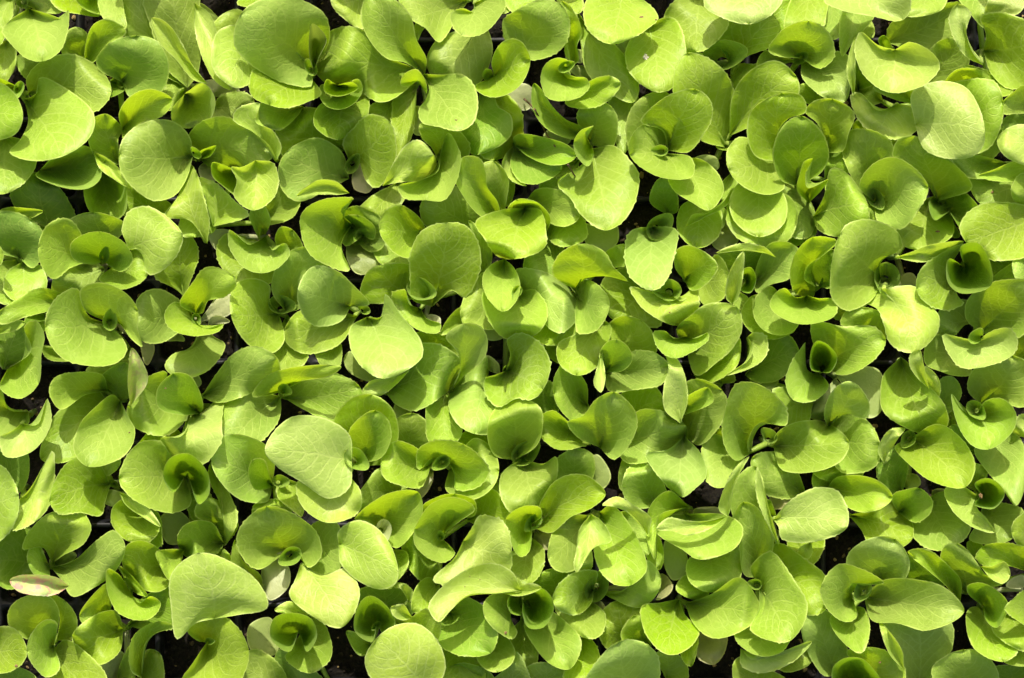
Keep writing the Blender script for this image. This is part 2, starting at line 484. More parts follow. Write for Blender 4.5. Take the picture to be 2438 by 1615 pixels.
DATA = '''
%0 0
@-25 78 broad plain leaf cut by the left edge of the photo, beside the biggest two-tone leaf
s 4.2 -2;-25 80;-20 62,-2 58,10 66;16 82;-20 98,-4 99,11 94
s 3 1;5 95;22 104,24 115,17 127;4 135;-15 105,-18 125,-6 134
@15 66 big pale leaf with a shadow line across it, lying over a round leaf
s 4 -1;17 70;20 86,14 99,7 107,22 113;44 110;26 66,28 55,50 65,65 79,66 90,60 100
s 3.4 -1;20 66;20 56,30 44,48 39,63 44,73 53;77 65;35 75,54 78,68 77
e 3 1;17 63;10 60;0 56;9 66,2 64
h 13 62 4 3
@14 1 two-tone folded leaf in the top left corner, tiny rolled heart above it
s 4 3;20 6;8 14,2 22,10 33,19 41;30 43;34 10,44 13,48 7,47 24,41 37
h 15 0 4 3.5
s 2.5 0;9 -2;0 -4,-8 5;0 30;10 4,6 18
s 2 0;14 -6;18 2,30 8;42 8;30 -8,38 -2
s 2 0;5 28;-4 34,-6 46;2 58;10 34,10 46
p 1 0 w;14 28;7 36,5 46;5 56;12 38,10 50
@59 46 upright pale spoon leaf beside a narrower green one, under the top edge near the left
s 3.2 2;59 48;61 30,66 18,76 14;87 20;68 42,77 31,88 24
s 2.2 0;58 44;45 38,47 24;54 20;60 34,62 26
s 1.2 0;42 60;20 56,12 42;20 38;32 54,30 44
@62 -8 yellow-green leaves hanging in from the top edge, left of the long straight leaves
s 2.5 1 y;58 -12;36 -4,42 6,54 9;70 10;62 -8,70 0
e 3 2 y;66 -10;54 -2,60 6;71 9;70 -6,72 2
s 3 -1;80 -14;70 -2,72 10,78 17;88 19;84 -6,87 8
@84 57 dark round leaf over a small dark rolled leaf, two cupped leaves below it
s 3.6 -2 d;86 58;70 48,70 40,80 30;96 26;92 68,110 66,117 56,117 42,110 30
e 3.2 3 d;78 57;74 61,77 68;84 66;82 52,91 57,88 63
s 2.4 1;108 62;114 48,122 49;129 62;112 72,120 77,128 70
s 3.9 5 y;86 92;84 80,92 68,106 63;121 70;87 98,98 88,112 83,119 77
@138 110 round flat leaf left of a tiny curled heart, broad leaf on the right, upper left
s 4.2 -2;136 110;133 96,122 86,108 85,95 90,87 98;84 109;131 126,122 138,108 141,95 133,86 122
s 3.4 2;140 112;136 103,134 96,142 87,156 83,172 89;191 107;150 118,166 122,182 118
e 3.6 2;139 113;132 112,129 107;131 104;136 110,135 106
e 3.7 2;140 113;142 112,148 110;152 103;141 107,147 104
h 138 108 3 3.5
@130 64 hairy narrow leaf standing edge-on over a round bowl-shaped leaf, long blades behind
s 2.6 -2;128 60;104 44,88 22,83 0;92 -16;124 40,116 20,108 -4
s 3 -2;132 62;116 44,108 20,103 0;120 -18;138 50,140 25,138 0
s 4.8 2 l;146 59;136 56,124 42,113 31,108 20;107 13;136 47,130 34,122 21,114 14
e 3 7 l;130 66;122 78,124 87;136 89;142 60,150 69,148 82
p 1.2 0 w;134 60;150 56,166 60;169 66;140 68,156 68
s 1.2 0;150 76;156 68,172 66;178 72;152 84,170 84
@219 50 very large pale domed leaf near the top, dark heart at its right, cupped leaf beneath
s 3 2 l;137 2;138 20,143 40,152 56;162 61;148 12,154 30,158 48
s 2 0 p;134 2;142 3,150 9;155 16;140 12,149 17
s 2.4 0;184 24;168 8,156 12;148 24;165 34,150 34
s 4 0 l;188 28;170 18,154 22,149 38,151 50;160 59;188 50,177 58,168 62
s 5 -4;219 48;219 60,200 58,182 49,169 38,165 28;170 10;226 40,232 26,228 10,216 2,200 -3,184 0
s 4 4;221 57;200 52,179 49,176 60,178 68;190 74;226 66,216 72,202 76
e 5 1 p;221 50;218 40,218 24;220 17;225 40,230 28,225 20
h 219 48 4 4
s 3 1;180 -10;168 2,178 5;186 4;186 -8,192 -2
@75 118 deep cupped leaves in a column, one with a small pale hole, upper left
s 3.1 4;84 116;70 113,63 100,64 86;74 81;84 110,83 98,86 92,80 84
e 3 4;28 120;38 112,58 104,64 107;70 120;27 123,44 131,60 132,68 127
s 3.3 2 l;66 107;70 118,80 126;89 131;76 112,86 122
e 2.7 4;72 119;61 130,62 144,68 152;78 155;84 122,88 134,87 149
h 74 118 3 2.5
@33 162 dark dome-shaped leaf low beside a black gap, at the left edge
s 2.4 -3 d;36 162;16 150,9 138,14 126;27 123;51 154,46 140,38 130
s 3 1 y;-6 153;4 147,18 147;29 149;6 157,20 154
@195 112 twisted serrated leaf folding over itself beside a pale flat round leaf
t 3.9 1 l;195 113;190 103,178 93,165 85,166 78;183 73;198 104,192 92,180 86
s 2.8 2;214 75;196 72,178 76;182 84;208 82,196 91
s 2.6 -1;244 106;222 102,203 111,197 100,196 88;204 80;240 96,228 80,216 77
s 3.1 -1;246 126;232 132,210 141,199 132,197 118;203 107;240 108,224 98,212 101
@152 158 spiky pale leaves bending over a small black gap, bright bowl leaf on the right
s 2 1;124 152;108 160,94 156,86 147;89 129;118 143,104 138
s 3.5 1 l;146 172;134 155,117 152,126 138,130 126;133 116;147 156,143 138,138 122
t 3.2 2 l;150 160;147 148,143 136,136 133;138 126;174 151,164 141,151 129
e 3.5 3;166 120;156 116,150 115,150 124;156 130;170 128,168 138
t 4.1 4 l;180 113;170 118,163 118,167 127,165 138;178 148;192 115,196 128,192 140
s 2.5 1;178 158;188 142,198 132;210 138;188 158,206 152
s 3.5 2 l;246 136;236 128,222 128;210 138;240 137,224 137
p 1 0 w;148 112;140 118,142 126;150 128;156 118,156 126
%819 0
@55 53 long smooth spoon leaf pointing at the top edge, curled heart at its lower end
s 4.3 1;57 53;43 44,30 41,18 28,12 12;18 -4;58 42,51 28,47 12,36 0
s 3.6 -1;54 52;42 63,26 71,8 62,-14 56;-20 42;46 47,30 40,16 24,6 20,-10 24
s 4.4 -1;55 52;60 62,58 70,53 77,55 86,66 89;82 92;68 53,84 53,92 62,94 74,91 86
t 4.6 1;53 56;45 61,40 60;42 53;58 66,58 59,51 49
s 2.4 -1;51 60;38 64,34 84,35 104;38 108;50 74,47 96
p 1.6 0;60 84;56 95,50 95,46 87;47 80;58 78,54 75,50 75
s 1.8 1;45 64;28 70,16 78;18 82;38 84,28 88
@94 -3 bright kidney-shaped leaf touching the top edge, green leaf to its left
s 4.4 2;92 2;92 9,84 6,76 9,76 17;83 25;108 -4,114 2,108 14,97 24
s 3.1 -1;88 0;77 16,72 24,67 29,57 19;46 12;80 -4,60 -8,40 -4
s 2.9 -1 l;20 -8;18 8,13 19,0 12;-8 2;6 -12,-6 -8
s 2 0;60 10;54 14,50 18;52 28;58 18,55 22
s 3 -2;99 14;80 23,66 30,60 44;66 56;103 34,99 50,91 61,80 64
@106 54 crescent leaf with frilled inner margin between two black gaps, two-tone leaf below it
s 3.9 4;106 54;104 44,108 34,115 28,124 29;131 42;92 61,99 67,110 68,124 60
s 3.4 -2;116 44;114 28,113 15,124 7,138 1;152 4;126 42,142 40,154 32,158 18
s 3.2 -3 d;96 62;93 78,83 91,85 103;94 108;104 64,108 75,117 82,116 96
s 2.6 0 y;98 62;100 88,98 108;106 111;110 66,122 76,125 90,120 104
e 3 2 d;105 56;99 56;98 52;104 50,100 49
@123 -12 yellowish leaf tips poking over the top edge, just left of the middle gap
s 2.6 0 y;124 -14;114 0,120 8;132 5;140 -10,147 0
s 2.2 0 l;118 -12;112 0;112 9;126 -2,119 6
@157 47 round scoop leaf with toothed edge under a curled green heart, near a whitish seed leaf
t 4.2 4;153 50;162 54,170 55,173 60,168 67;156 71;159 44,150 41,141 47,139 58,144 69
s 3.7 1;158 62;157 73,170 76,184 72;194 59;162 66,174 57,186 54
s 3.3 2 y;161 46;156 38,156 20,150 5;154 2;165 42,164 32,167 24,163 10
h 156 47 4 4
p 1.2 0;172 58;164 54,160 50;164 46;178 54,172 48
s 2.4 -1;162 4;168 30,172 50,184 62;202 70;176 24,190 32,202 48,206 62
s 2.5 0;158 -10;150 -2,154 4;165 9;166 -4,168 4
p 1.6 0;160 30;164 44;168 44;162 34,169 36
@198 -8 leaf with a ragged brown-specked tip at the top edge, white crumb on the leaf below
s 4.2 -3;197 -8;176 -6,169 8,173 22;188 31;208 -2,221 12,214 20,202 27
s 3.4 -2;214 16;204 26,199 38,203 52;222 64;232 14,240 36,236 56
p 2.2 0;204 34;203 44,198 49,191 44;189 38;202 28,194 30
@173 103 dark toothed funnel leaf above a large bright leaf marked with a thin brown line
t 4.5 3;174 103;170 92,176 89,167 92;162 100;176 108,172 117,164 110
s 4 2;171 97;160 98,142 90,133 76;134 59;168 90,156 84,146 74,140 64
s 3.2 1;174 102;168 94,165 80,172 72;182 72;188 104,192 92,191 80
s 4.4 -2;174 105;168 116,158 123,151 130,160 140,168 152;184 162;190 103,200 112,207 122,206 138,198 154
s 2.2 0 d;166 112;150 118,140 126;139 134;162 128,150 134
p 2 0;156 104;146 102,140 98;143 92;160 98,152 92
p 1.5 0 w;132 76;128 78,119 76;113 67;134 64,128 59,120 60
s 2 -2 b;205 62;188 70,190 88;196 108;208 78,202 98
@121 101 dark leaf folded double over a pale crescent leaf
s 3.6 2 d;121 103;120 98,124 95,140 97,156 102;163 109;130 110,146 116,158 114
s 3.1 3 d;120 104;118 116,124 127,136 129;152 120;124 106,142 112,152 115
t 2.9 2 l;123 99;114 110,112 118,119 127;128 130;118 106,119 118,124 126
@67 110 peaked leaf with one sharp corner bending over a bright bowl, arched leaf above
s 3.7 -2;66 112;62 104,56 98;54 88;84 114,88 104,80 92,66 89
t 4.3 3;68 110;66 121,54 127,39 131,42 139;58 141;73 94,82 110,78 130,70 141
s 4 1 l;27 131;36 113,44 102,53 99;63 109;42 128,58 128,65 122,65 115
s 2.6 -2;38 128;18 140,9 151;13 155;44 132,34 150
@5 113 tiny dark rolled heart with a smooth grey-green flared leaf beside a forked pink seed leaf
s 3.7 -3;3 112;0 100,8 90,17 82;31 86;9 110,16 127,23 131,34 118,36 102
h 5.5 116 5 4
p 1.5 0 r;14 112;6 122,7 133;13 136;20 120,21 131,17 136
@-4 62 three nested yellow-green cups like bowls inside one another
s 3.1 4;-2 66;-18 76,-20 88;-4 98;14 62,17 76,12 90
e 3.9 5;-4 62;-16 60,-17 68,-12 75;-2 77;10 56,13 63,8 72
e 4.2 4;-5 60;-12 56,-14 64;-4 68;6 58,10 62
@112 157 spoon-shaped leaf with a curled-in edge standing over rounder leaves, mid upper area
s 4 1 y;112 158;96 152,84 138,78 124;84 111;108 142,101 132,100 122,96 112
s 3 1;112 156;104 140,99 128,97 118;106 115;114 140,115 126
s 2.3 0 d;110 140;92 120,88 112;98 109;112 124,108 114
s 2.1 0;112 146;112 134,112 124;117 122;116 144,120 132
s 2.8 -2;98 168;70 165,57 156;57 142;96 150,80 133
@128 143 smooth yellow oval leaf beside a small curled one, above the middle
s 3.4 1 y;128 142;136 134,150 134,162 142;165 153;138 148,146 157,156 159
s 3.7 2;142 165;126 152,116 148;122 141;145 154,136 143
%1638 0
@-18 108 wide open bowl of leaves round a tiny heart and black hollow, upper right
s 3 -1;-14 104;-36 108,-42 96,-40 80;-30 69;-16 100,-8 80,-16 67
s 4.4 -2;-14 106;-18 92,-33 86,-22 73,-8 65;5 63;0 107,10 96,17 82,15 70
t 3.9 5;-17 108;-14 92,-22 85,-32 88,-40 97;-41 109;2 111,3 124,-12 126,-28 121
h -19 106 4 3.2
@25 100 large upright spoon leaf with a paler leaf leaning right beside it, two on one stem
s 3.6 0;26 104;10 98,-6 80,-9 55;0 39;30 92,32 66,22 48
s 3.8 -1;29 96;32 66,44 50,62 43;76 54;46 88,68 74,78 66
p 1.5 0;16 122;6 118,4 112;12 109;22 118,20 111
s 3.3 1;38 104;28 106,22 105;20 103;34 100,26 100
@84 124 dark grey-green oval leaf standing in front of yellow-green leaves, curled toothed heart below
s 4.4 1;70 110;60 113,48 110,42 96,45 78;66 66;63 94,70 84,83 79,80 68
s 4 1 y;98 108;92 88,83 79,88 72;102 70;109 106,113 94,117 80
s 4.9 -2 d;76 131;66 127,60 112,62 98,70 86;80 82;93 122,99 110,94 93
t 5.2 2;85 143;77 134,79 122,82 114;88 112;94 134,99 126,90 131,84 132,83 122
s 4.1 -1;62 108;46 99,36 97,28 106;29 120;67 122,67 133,56 137,40 132
s 2.6 0 d;96 128;98 108,104 102;112 108;98 134,112 122
s 2.8 -1;96 78;80 70,76 64;80 60;97 70,90 60
@88 157 bright broad leaf with a point at its top, right of the curled toothed heart
s 4.3 -2;88 153;96 138,101 119,110 121,120 132;127 146;92 162,110 167,126 160
@52 128 rounded green leaf below a paler round leaf, dark oval leaf edge to its right
s 3.6 0;50 122;36 130,30 142,34 156;50 166;62 130,69 144,66 158
s 3 0 d;60 130;66 150,73 165;84 166;72 130,84 140,89 154
s 3.2 0;60 136;66 156,68 162;74 158;70 141,76 148
s 2.2 0;30 122;24 130,24 140;32 150;34 124,34 140
@-2 118 half bright and half shaded leaf with a thin pale leaf edge curling round it
s 3.8 2;-4 112;-14 124,-10 134,2 142;15 148;8 112,20 121,25 134
s 3.5 1 l;-2 160;4 151,14 150,24 143;31 133;10 154,24 147,32 139
s 2.6 0 d;-14 152;-26 142,-23 130;-18 126;-8 148,-10 132
s 2.2 0;18 160;14 156,8 150;18 146;24 160,26 148
@80 40 hooded shadowed leaf over a tiny heart, bluish ladle-shaped leaf at its lower right
t 4.4 -2;80 41;66 40,57 36,63 25,72 18;85 15;92 48,101 43,103 34,97 21
s 3.4 3 b;80 43;81 54,90 64,98 69;110 71;94 46,104 37,112 40,114 56
s 2.5 1;76 43;62 46,50 48;50 42;56 36,66 39
h 79 41 3.5 3
s 2.2 0 y;60 70;40 70,32 58;32 48;60 52,44 46
@28 44 round dark funnel-shaped young leaf like a well, near the top beside a broad leaf
h 24 38 10 4.4
s 2.8 1;31 46;22 26,30 14,50 6;72 2;32 51,40 40,60 31,70 18
s 3 -1;10 -8;-6 0,-15 12,-8 26;6 35;18 4,27 15,18 29
s 2.7 0 b;-8 50;-8 38,-2 32;4 34;6 46,10 40
@40 -20 big pale half-moon leaf hanging in from the top edge, right of centre
s 4.4 -2 l;38 -24;16 -14,12 4,26 13;43 17;64 -14,66 1,56 12
s 3.3 0 y;88 -20;76 -6,69 12,69 21;80 25;98 -8,97 10,94 20
s 2.8 0;100 -4;94 6,94 20;102 27;110 4,109 22
@116 -14 long bright leaf with a straight lower edge lying along the top edge
s 4.4 3 l;110 -14;96 0,108 7,128 11;151 14;130 -16,150 -10,157 2
s 3.4 1;118 2;109 10,107 26;109 39;132 8,128 16,117 28
s 2 -1;124 10;128 14,131 20;130 26;120 16,122 26
@168 -20 smooth round leaf tip at the top edge, left of a twisted pale leaf
s 3.6 -1;168 -20;156 -8,153 10;165 11;182 -4,179 6
s 2.4 2;139 30;144 18,156 8,176 4;192 4;152 32,170 36,186 27,190 14
s 2.6 0;166 62;168 42,176 31;188 28;178 60,192 54,197 40
@144 34 bright half-moon leaf curling round a dark hollow with a small dark leaf inside
t 4.9 4 l;146 35;134 32,122 23,118 32,120 45,128 57;142 65;156 30,170 36,177 46,170 57,158 63
e 4.2 2 d;141 41;136 33,134 28;138 25;144 36,142 29
s 4.3 0 l;117 68;112 52,114 36;118 26;118 56,118 38
s 3 0 d;120 64;116 50,118 34;121 30;130 58,123 44
@146 76 pale scoop-shaped leaf with a toothed right corner below the half-moon leaf
t 3.9 4 l;148 73;134 78,122 66,115 67,117 78,124 89;136 96;158 76,163 87,157 95,146 98
s 2.8 0;138 72;124 74,116 64;118 58;132 60,126 56
s 3.2 1 d;162 74;146 70,131 62;138 58;162 62,150 58
s 2.2 0;146 110;140 100,138 96;148 94;150 106,152 98
s 2.2 0 y;120 98;116 90,118 86;122 84;126 94,126 88
@162 86 largest pale leaf on the right, doubled over itself, with a yellow rim above
s 4.8 -3 l;160 88;158 66,174 58,194 61,204 74;209 94;166 104,180 111,200 110,207 104
s 4.4 -1;176 84;182 62,200 56,216 58;222 72;200 108,213 103,221 86
t 4 2 y;178 70;182 56,190 49,204 49;229 64;196 58,212 60,221 68
@208 36 broad leaf with sharp left corner and straight pale rib, in the top right corner
s 4 0;208 36;210 24,206 13,220 9;252 26;214 52,226 62,244 58
s 3.2 0;202 -16;190 -4,198 8;209 19;216 -8,214 8
s 3.6 -1 l;226 -16;214 -4,210 12;222 12;238 -6,234 8
s 4.2 2 l;208 46;196 40,187 26,184 12;190 3;200 36,196 22,199 9
s 2.6 0;214 70;202 58,196 47;204 48;216 62,214 52
@248 80 two small leaves at the right edge with a dark hollow between them
s 4 0;248 80;232 80,222 80;222 72;238 60,228 66
s 4.2 -1 l;254 98;238 88,226 90;218 98;246 116,228 113,220 106
s 2.5 2 d;246 90;232 96,224 94;221 88;234 80,226 82
s 2.2 0;226 100;212 112,204 108;208 96;224 90,218 88
@236 116 bluish leaf tip lying against a long yellow-green leaf at the right edge
s 3.6 1 b;226 115;206 110,186 109;188 116;216 124,194 124
s 3.9 1 y;262 110;236 112,214 120;205 124;246 124,222 128
s 2.7 0;244 130;214 120,200 126;206 142;240 148,222 147
s 4 -1;254 138;236 122,228 132;230 142;250 150,238 146
@132 141 wide flared funnel leaf with a dark heart inside, pale leaf folded on its left
s 4.5 2;131 142;121 132,127 119,142 111,156 116;169 132;134 156,150 161,162 148
s 3.9 1;126 142;116 126,109 108,110 95;124 91;123 128,134 116,145 112,142 99
h 132 139 5.5 4.7
s 3.6 0 y;124 166;126 152,127 144;131 144;143 162,138 150
@180 142 yellow-green leaf folded to a long point toward the lower right, over a shaded fork
s 4.2 -1 y;176 142;164 124,145 112,148 99;160 96;200 132,188 116,172 103
s 2.4 0 d;176 150;166 148,164 142;172 142;184 160,182 150
@184 148 dark round hollow leaf with a bright rim, lower corner of the upper right area
e 3.8 5 d;184 149;174 155,170 142,178 135;188 133;194 162,205 149,199 139
s 2.2 0 d;176 166;166 156,164 146;170 144;190 166,182 152
%0 542
@13 21 shaded leaf arching round a ragged black hole at the left edge
s 3 -1 d;14 22;-6 14,-12 0,4 -10;22 -4;22 27,29 18,30 6
s 2.6 0;12 22;-6 28,-10 44;8 54;26 28,31 40,22 50
s 2.8 -1 b;16 24;6 32,4 44;14 52;28 28,32 40,26 50
s 3.4 0;-20 20;-12 10,-2 12;2 18;-12 30,0 26
@73 24 dark hooded leaf over a tiny heart, ringed by a pinkish-rimmed leaf and round pale leaf
t 4.7 4 d;73 24;66 26,52 22,50 12,57 6;70 3;85 31,93 24,90 14,82 7
s 3.8 1 y;64 24;50 28,38 36,30 28;27 14;58 6,48 -6,34 -2
s 3.3 -2 b;74 29;68 46,52 52,38 46;38 36;66 24,52 22,42 29
s 4 3;79 28;70 36,78 42,89 43;103 35;88 30,94 13,104 22
s 4.3 -2 l;84 18;90 14,86 2,92 -12,106 -14;128 4;98 15,105 33,118 27,127 14
s 3 0;78 12;54 6,50 -4;66 -10;84 5,87 -2
h 73 20 4 4
p 1.8 0 r;74 34;66 26,68 30;70 24;76 28,78 24
@131 50 plain green spoon leaf beside a strip of bare brown compost, left half
s 2.2 1;130 49;124 42,110 33,120 14;130 6;134 36,139 20,136 10
s 2.8 0 y;140 -28;128 -6,127 4;138 6;150 -8,150 2
@77 67 large twin-lobed leaf wrapped round a small curled heart, like an open shell, left half
s 4.4 2;74 67;62 62,57 46,52 43,38 52;32 70;86 78,89 86,82 95,62 97,42 90
s 4.8 3;74 66;60 58,57 44,70 39,88 46;97 58;84 68,92 78,100 84,97 72
h 77 66 5 4.2
s 4 1 k;86 74;76 76,70 70;72 70;84 76,78 75
p 1.6 0 r;98 78;100 90,102 96;104 97;106 78,109 86
s 2.2 0;92 84;70 94,62 100;68 105;94 96,80 107
@50 50 yellow-green leaf slanting down to the left edge beside the shell-like leaf
s 3.9 -1 y;51 51;40 45,27 43,10 52;-4 63;40 57,18 63,2 68
s 3.4 0;-8 78;-2 68,10 65;17 67;0 75,12 72
s 2.4 0 d;34 60;20 62,18 70;24 74;36 66,32 72
@4 98 narrow leaf curling like a hook above a dark leaf, at the left edge
t 4.2 3;5 100;0 112,6 118,15 120;27 110;22 87,17 70,25 66,31 76,29 90
s 2.8 2 d;2 100;-8 84,2 72;14 68;16 92,22 80
s 1.8 0;58 92;46 94,34 92;30 84;50 86,38 84
@20 132 cupped leaves opening upward like a bowl, at the left edge beside a black gap
t 3.8 3;20 130;6 128,0 112,-14 108;-18 130;20 138,4 146,-8 147
t 4 3 l;15 138;26 139,33 121,36 136,30 150;20 159;9 143,0 148,4 161
@83 121 spiky pink-tinged leaf standing upright beside a dark central hollow
s 4.8 2 k;92 126;90 110,91 96;93 85;104 108,101 96
s 3.8 1 y;76 115;60 118,43 128,36 120;35 112;72 104,54 102,40 105
s 3 1 d;82 122;66 114,74 103;88 96;92 118,92 106
s 4.3 2;85 122;79 118,68 126,57 138,52 156;62 168;90 133,95 144,88 160
s 3.2 0;76 122;64 112,50 122,37 136;30 162;72 130,58 144,52 162
@136 127 round leaf nested upright inside a larger leaf, tall curled spike of leaf at its right
s 4 1;134 122;118 112,117 102,104 106;90 126;132 133,118 146,102 144,91 137
s 4.8 3 d;141 131;128 132,112 127,111 114;122 103;143 126,139 112,133 104
t 4.4 2 l;137 128;128 147,114 148,118 160;140 168;147 138,150 124,158 116,156 134,155 152
s 3.2 0;138 124;132 134,132 146;142 152;150 126,150 142
s 3.2 -1 y;130 148;122 141,108 142;95 159;118 150,108 158
p 1.6 0;134 108;130 104,132 102;138 102;136 114,142 110
@138 64 three yellow-green leaves twisting out of one small heart, white seed leaves beside them
s 4.9 -2 y;138 61;127 54,135 40,146 28;164 34;143 60,146 52,158 49,166 41
t 4.4 3;137 65;133 56,122 53,116 62,120 71;133 76;144 71,157 68,154 73,143 76
s 3.4 -2;133 64;126 52,110 44,98 50;96 66;122 76,110 81,99 78
s 2.9 -1;141 68;136 84,122 90,118 98;128 105;150 78,157 83,150 96,140 103
h 138 64 3 4
p 1.9 0 w;140 66;146 58,152 50;164 47;146 66,156 64,163 60
p 2 2 w;146 70;148 64,154 62;162 66;151 68,158 68
p 1.5 0;126 74;120 78,118 80;124 80;130 78,130 80
@197 60 dark curled tube of a leaf between a spotted pale leaf and a broad upright one
s 4.2 -2;196 61;190 52,190 41,177 36,165 41;163 62;198 66,200 80,192 88,176 83
s 4 1;202 60;192 46,193 32,202 18;218 14;212 56,212 37,222 30,231 27
h 197 54 6.5 5
s 2.6 0;202 62;196 74,196 80;200 84;206 66,204 76
@187 7 bluish crescent leaf like a smile, a white seed leaf at its left
t 4.2 3 b;187 6;176 12,162 2,162 14,172 28;184 32;192 16,200 11,204 18,196 28
s 2.6 0;184 10;160 6,154 18;164 36;194 34,180 40
p 2.2 0 w;170 6;158 1,148 3,148 10;154 17;164 10,158 16
s 3 1 b;184 12;179 0,176 -8;182 -18;187 4,190 -6
s 3.4 2;197 18;194 8,198 0;206 2;204 19,213 15
@248 -2 arched pale leaf bent like a horseshoe, left of the small dark bowl, upper left
t 4.5 2;248 -2;240 -12,249 -20,226 -19,213 -10;212 2;240 12,246 30,232 27,218 18
s 2.8 2;252 0;244 6,240 2;238 -4;256 8,250 12
s 3 3 d;256 6;244 12,239 2,242 -6;252 -8;262 8,263 0
@252 59 smooth pale leaf with a pointed right tip above a flat greyish leaf
s 4.7 -3 b;247 56;240 66,222 69,213 60;210 44;260 54,250 42,236 30,220 28
s 3.7 -1;252 62;238 82,214 88,202 80;201 73;228 58,210 60
h 257 58 3 4
@198 118 long yellow-green leaf rolled into a ridge, with a dark tiny heart at its lower edge
s 4.8 -2 y;198 116;178 119,186 106,204 99;240 98;214 108,232 105
s 3.9 1;200 120;206 108,226 101;253 112;214 128,236 137,254 126
s 3.6 -1;198 119;184 117,170 118,156 129,154 145;158 161;196 134,186 148,172 157
h 200 114 3.5 4.4
@141 120 smooth leaf, half dull and half bright, sloping up from a black gap to the right
s 4.4 -2;142 119;152 104,166 88,180 84;195 92;152 123,168 120,196 104
s 3 0;196 76;192 92,197 101;210 99;208 82,216 90
s 2.6 1;236 76;224 80,222 86;230 100;240 84,238 98
%819 542
@60 50 broad round leaf rising behind a dark hollow tube of a young leaf, left of centre
s 4.3 -2;62 56;48 50,47 38,47 18,56 2;72 -3;68 50,76 44,84 49,92 40,96 18,87 0
h 53 43 7 5
t 3.9 3;54 57;46 54,43 44,34 47,36 57;46 68;58 64,68 68,66 74,55 73
s 3 0;50 50;34 52,14 50,17 33;26 27;50 40,47 28,38 26
p 2 0 w;58 62;60 66,62 70;67 71;62 61,68 64
s 3.4 0;92 44;101 32,104 18,98 4;88 -4;90 34,92 10
@18 65 big pale leaf with a white flash down its middle and one raised spike corner
s 4.4 -1 b;16 63;5 70,5 85,13 98;28 106;27 63,29 47,40 62,54 80,54 92
p 1.8 0;6 4;2 12,2 22,8 32;16 33;12 8,22 18,24 28
p 1.6 0;22 110;10 106,2 100,0 92;4 87;16 97,22 104
s 2.8 0 d;8 9;-3 6,-2 -8,8 -14;20 -10;18 16,27 12,27 -4
@59 5 pale yellow leaf with a small brown fleck, tucked against the broad round leaf
s 3.9 1 y;59 3;52 -8,38 -16,28 -10;25 2;51 12,47 21,36 18
s 2.3 0;46 8;28 10,22 16;28 26;50 20,46 27
@30 116 broad leaf with ragged lower corner under the leaf with the white flash
s 3.3 1 b;29 116;40 104,44 92,54 83,68 84;83 97;38 124,50 128,66 120,79 108
s 2.8 0;56 90;48 79,54 74;66 75;72 92,79 89,76 80
s 3.6 0 l;46 100;30 105,18 109;13 118;40 107,26 118
p 1.5 0;44 118;36 124,35 132;40 136;48 128,46 134
@76 116 small leaf folded like a scarf, standing on a bluish kidney-shaped leaf
s 4.5 -2;74 117;82 101,80 88,72 77;84 68;85 104,98 93,101 80,96 70
s 4.3 -2 b;102 102;100 91,90 98,78 110,74 124,79 137;92 145;99 108,106 122,113 131,105 144
p 2 0;110 104;101 100,97 94;101 90;109 96,110 101
@114 101 bluish leaf curled in a C round a small heart, just above the middle
t 4.8 -3 b;114 101;117 90,115 79,126 75,138 82,145 96;140 114;106 104,100 106,99 114,108 126,122 120,132 121
e 3.4 2 d;115 104;112 101,113 98;115 97;118 103,118 99
p 1.9 0;114 64;100 66,97 72;101 79;116 74,110 79
@122 45 rosette of rounded leaves with an oval leaf hanging over its heart, just above the centre
s 5.2 0 y;113 22;104 26,98 34,100 47;112 59;120 29,124 40,121 52
s 4.5 1;124 45;112 40,98 46,101 63,112 77;127 79;134 44,143 57,140 70
s 4.3 -1 b;124 44;122 36,121 30,140 31,158 42;165 58;140 50,142 68,152 74,162 67
s 3.8 2;138 60;132 74,135 80,146 83;158 81;163 60,166 70
s 3.6 0;118 49;100 32,90 42,84 52;83 64;107 70,97 71,87 70
s 3 0;92 68;83 57,74 64;69 75;84 72,76 74
h 122 45 3.5 4
@128 -14 wide bright yellow-green leaf with a wavy outline above the hanging oval leaf
s 4.8 0 y;128 -14;110 -12,93 -4,100 9,108 20;120 22;138 -12,142 2,141 14
s 2.4 0 d;152 8;142 6,130 18,128 30;138 34;155 20,150 32
s 2.8 0;152 -12;142 -4,144 6,151 12;160 12;166 -8,170 6
@163 46 shaded funnel leaf with a pointed right corner under a yellow leaf folded like a wing
s 4.5 -2 y;163 43;154 39,147 32,151 20;164 12;172 34,190 35,200 38,190 28,184 18,176 13
s 4.4 2;164 48;159 40,172 37,184 46;187 55;163 62,165 74,178 72
s 3.9 0;182 64;166 74,151 82,152 96;164 104;188 70,184 86,177 99
s 3.6 -1 y;180 28;184 18,196 12;203 15;192 28,202 25
p 2 0;182 -2;170 -2,169 8,176 17;184 18;192 -2,193 10
s 2.2 0;148 76;140 84,146 92;154 96;160 86,160 94
@218 0 pear-shaped bluish leaf hanging below a dark hollow tube, right of the centre
s 4.3 -1 b;218 -1;202 3,198 20,203 36;218 44;234 2,232 22,227 37
h 222 0 7 4.2
s 2.5 0;216 46;200 30,184 38,184 54;193 66;222 52,221 68,206 68
@229 46 dark round hollow tube leaf cradled in a bright S-curved leaf
h 229 44 7 4.8
t 4 3 l;230 47;216 45,202 42,208 54,219 63;234 69;238 52,247 40,250 54,245 65
@184 102 small upright shaded cup with a drooping spike, beside a wide flat leaf
s 4.5 3 d;184 102;179 93,184 82;192 79;196 101,203 93,200 84
s 4.2 0;183 103;196 98,202 88,218 88;229 98;187 115,206 114,224 110
s 4.6 0 l;181 88;178 100,176 110;181 116;183 97,184 107
s 3.4 -1 y;190 100;184 88,186 70,196 63;209 66;204 90,219 88,217 75
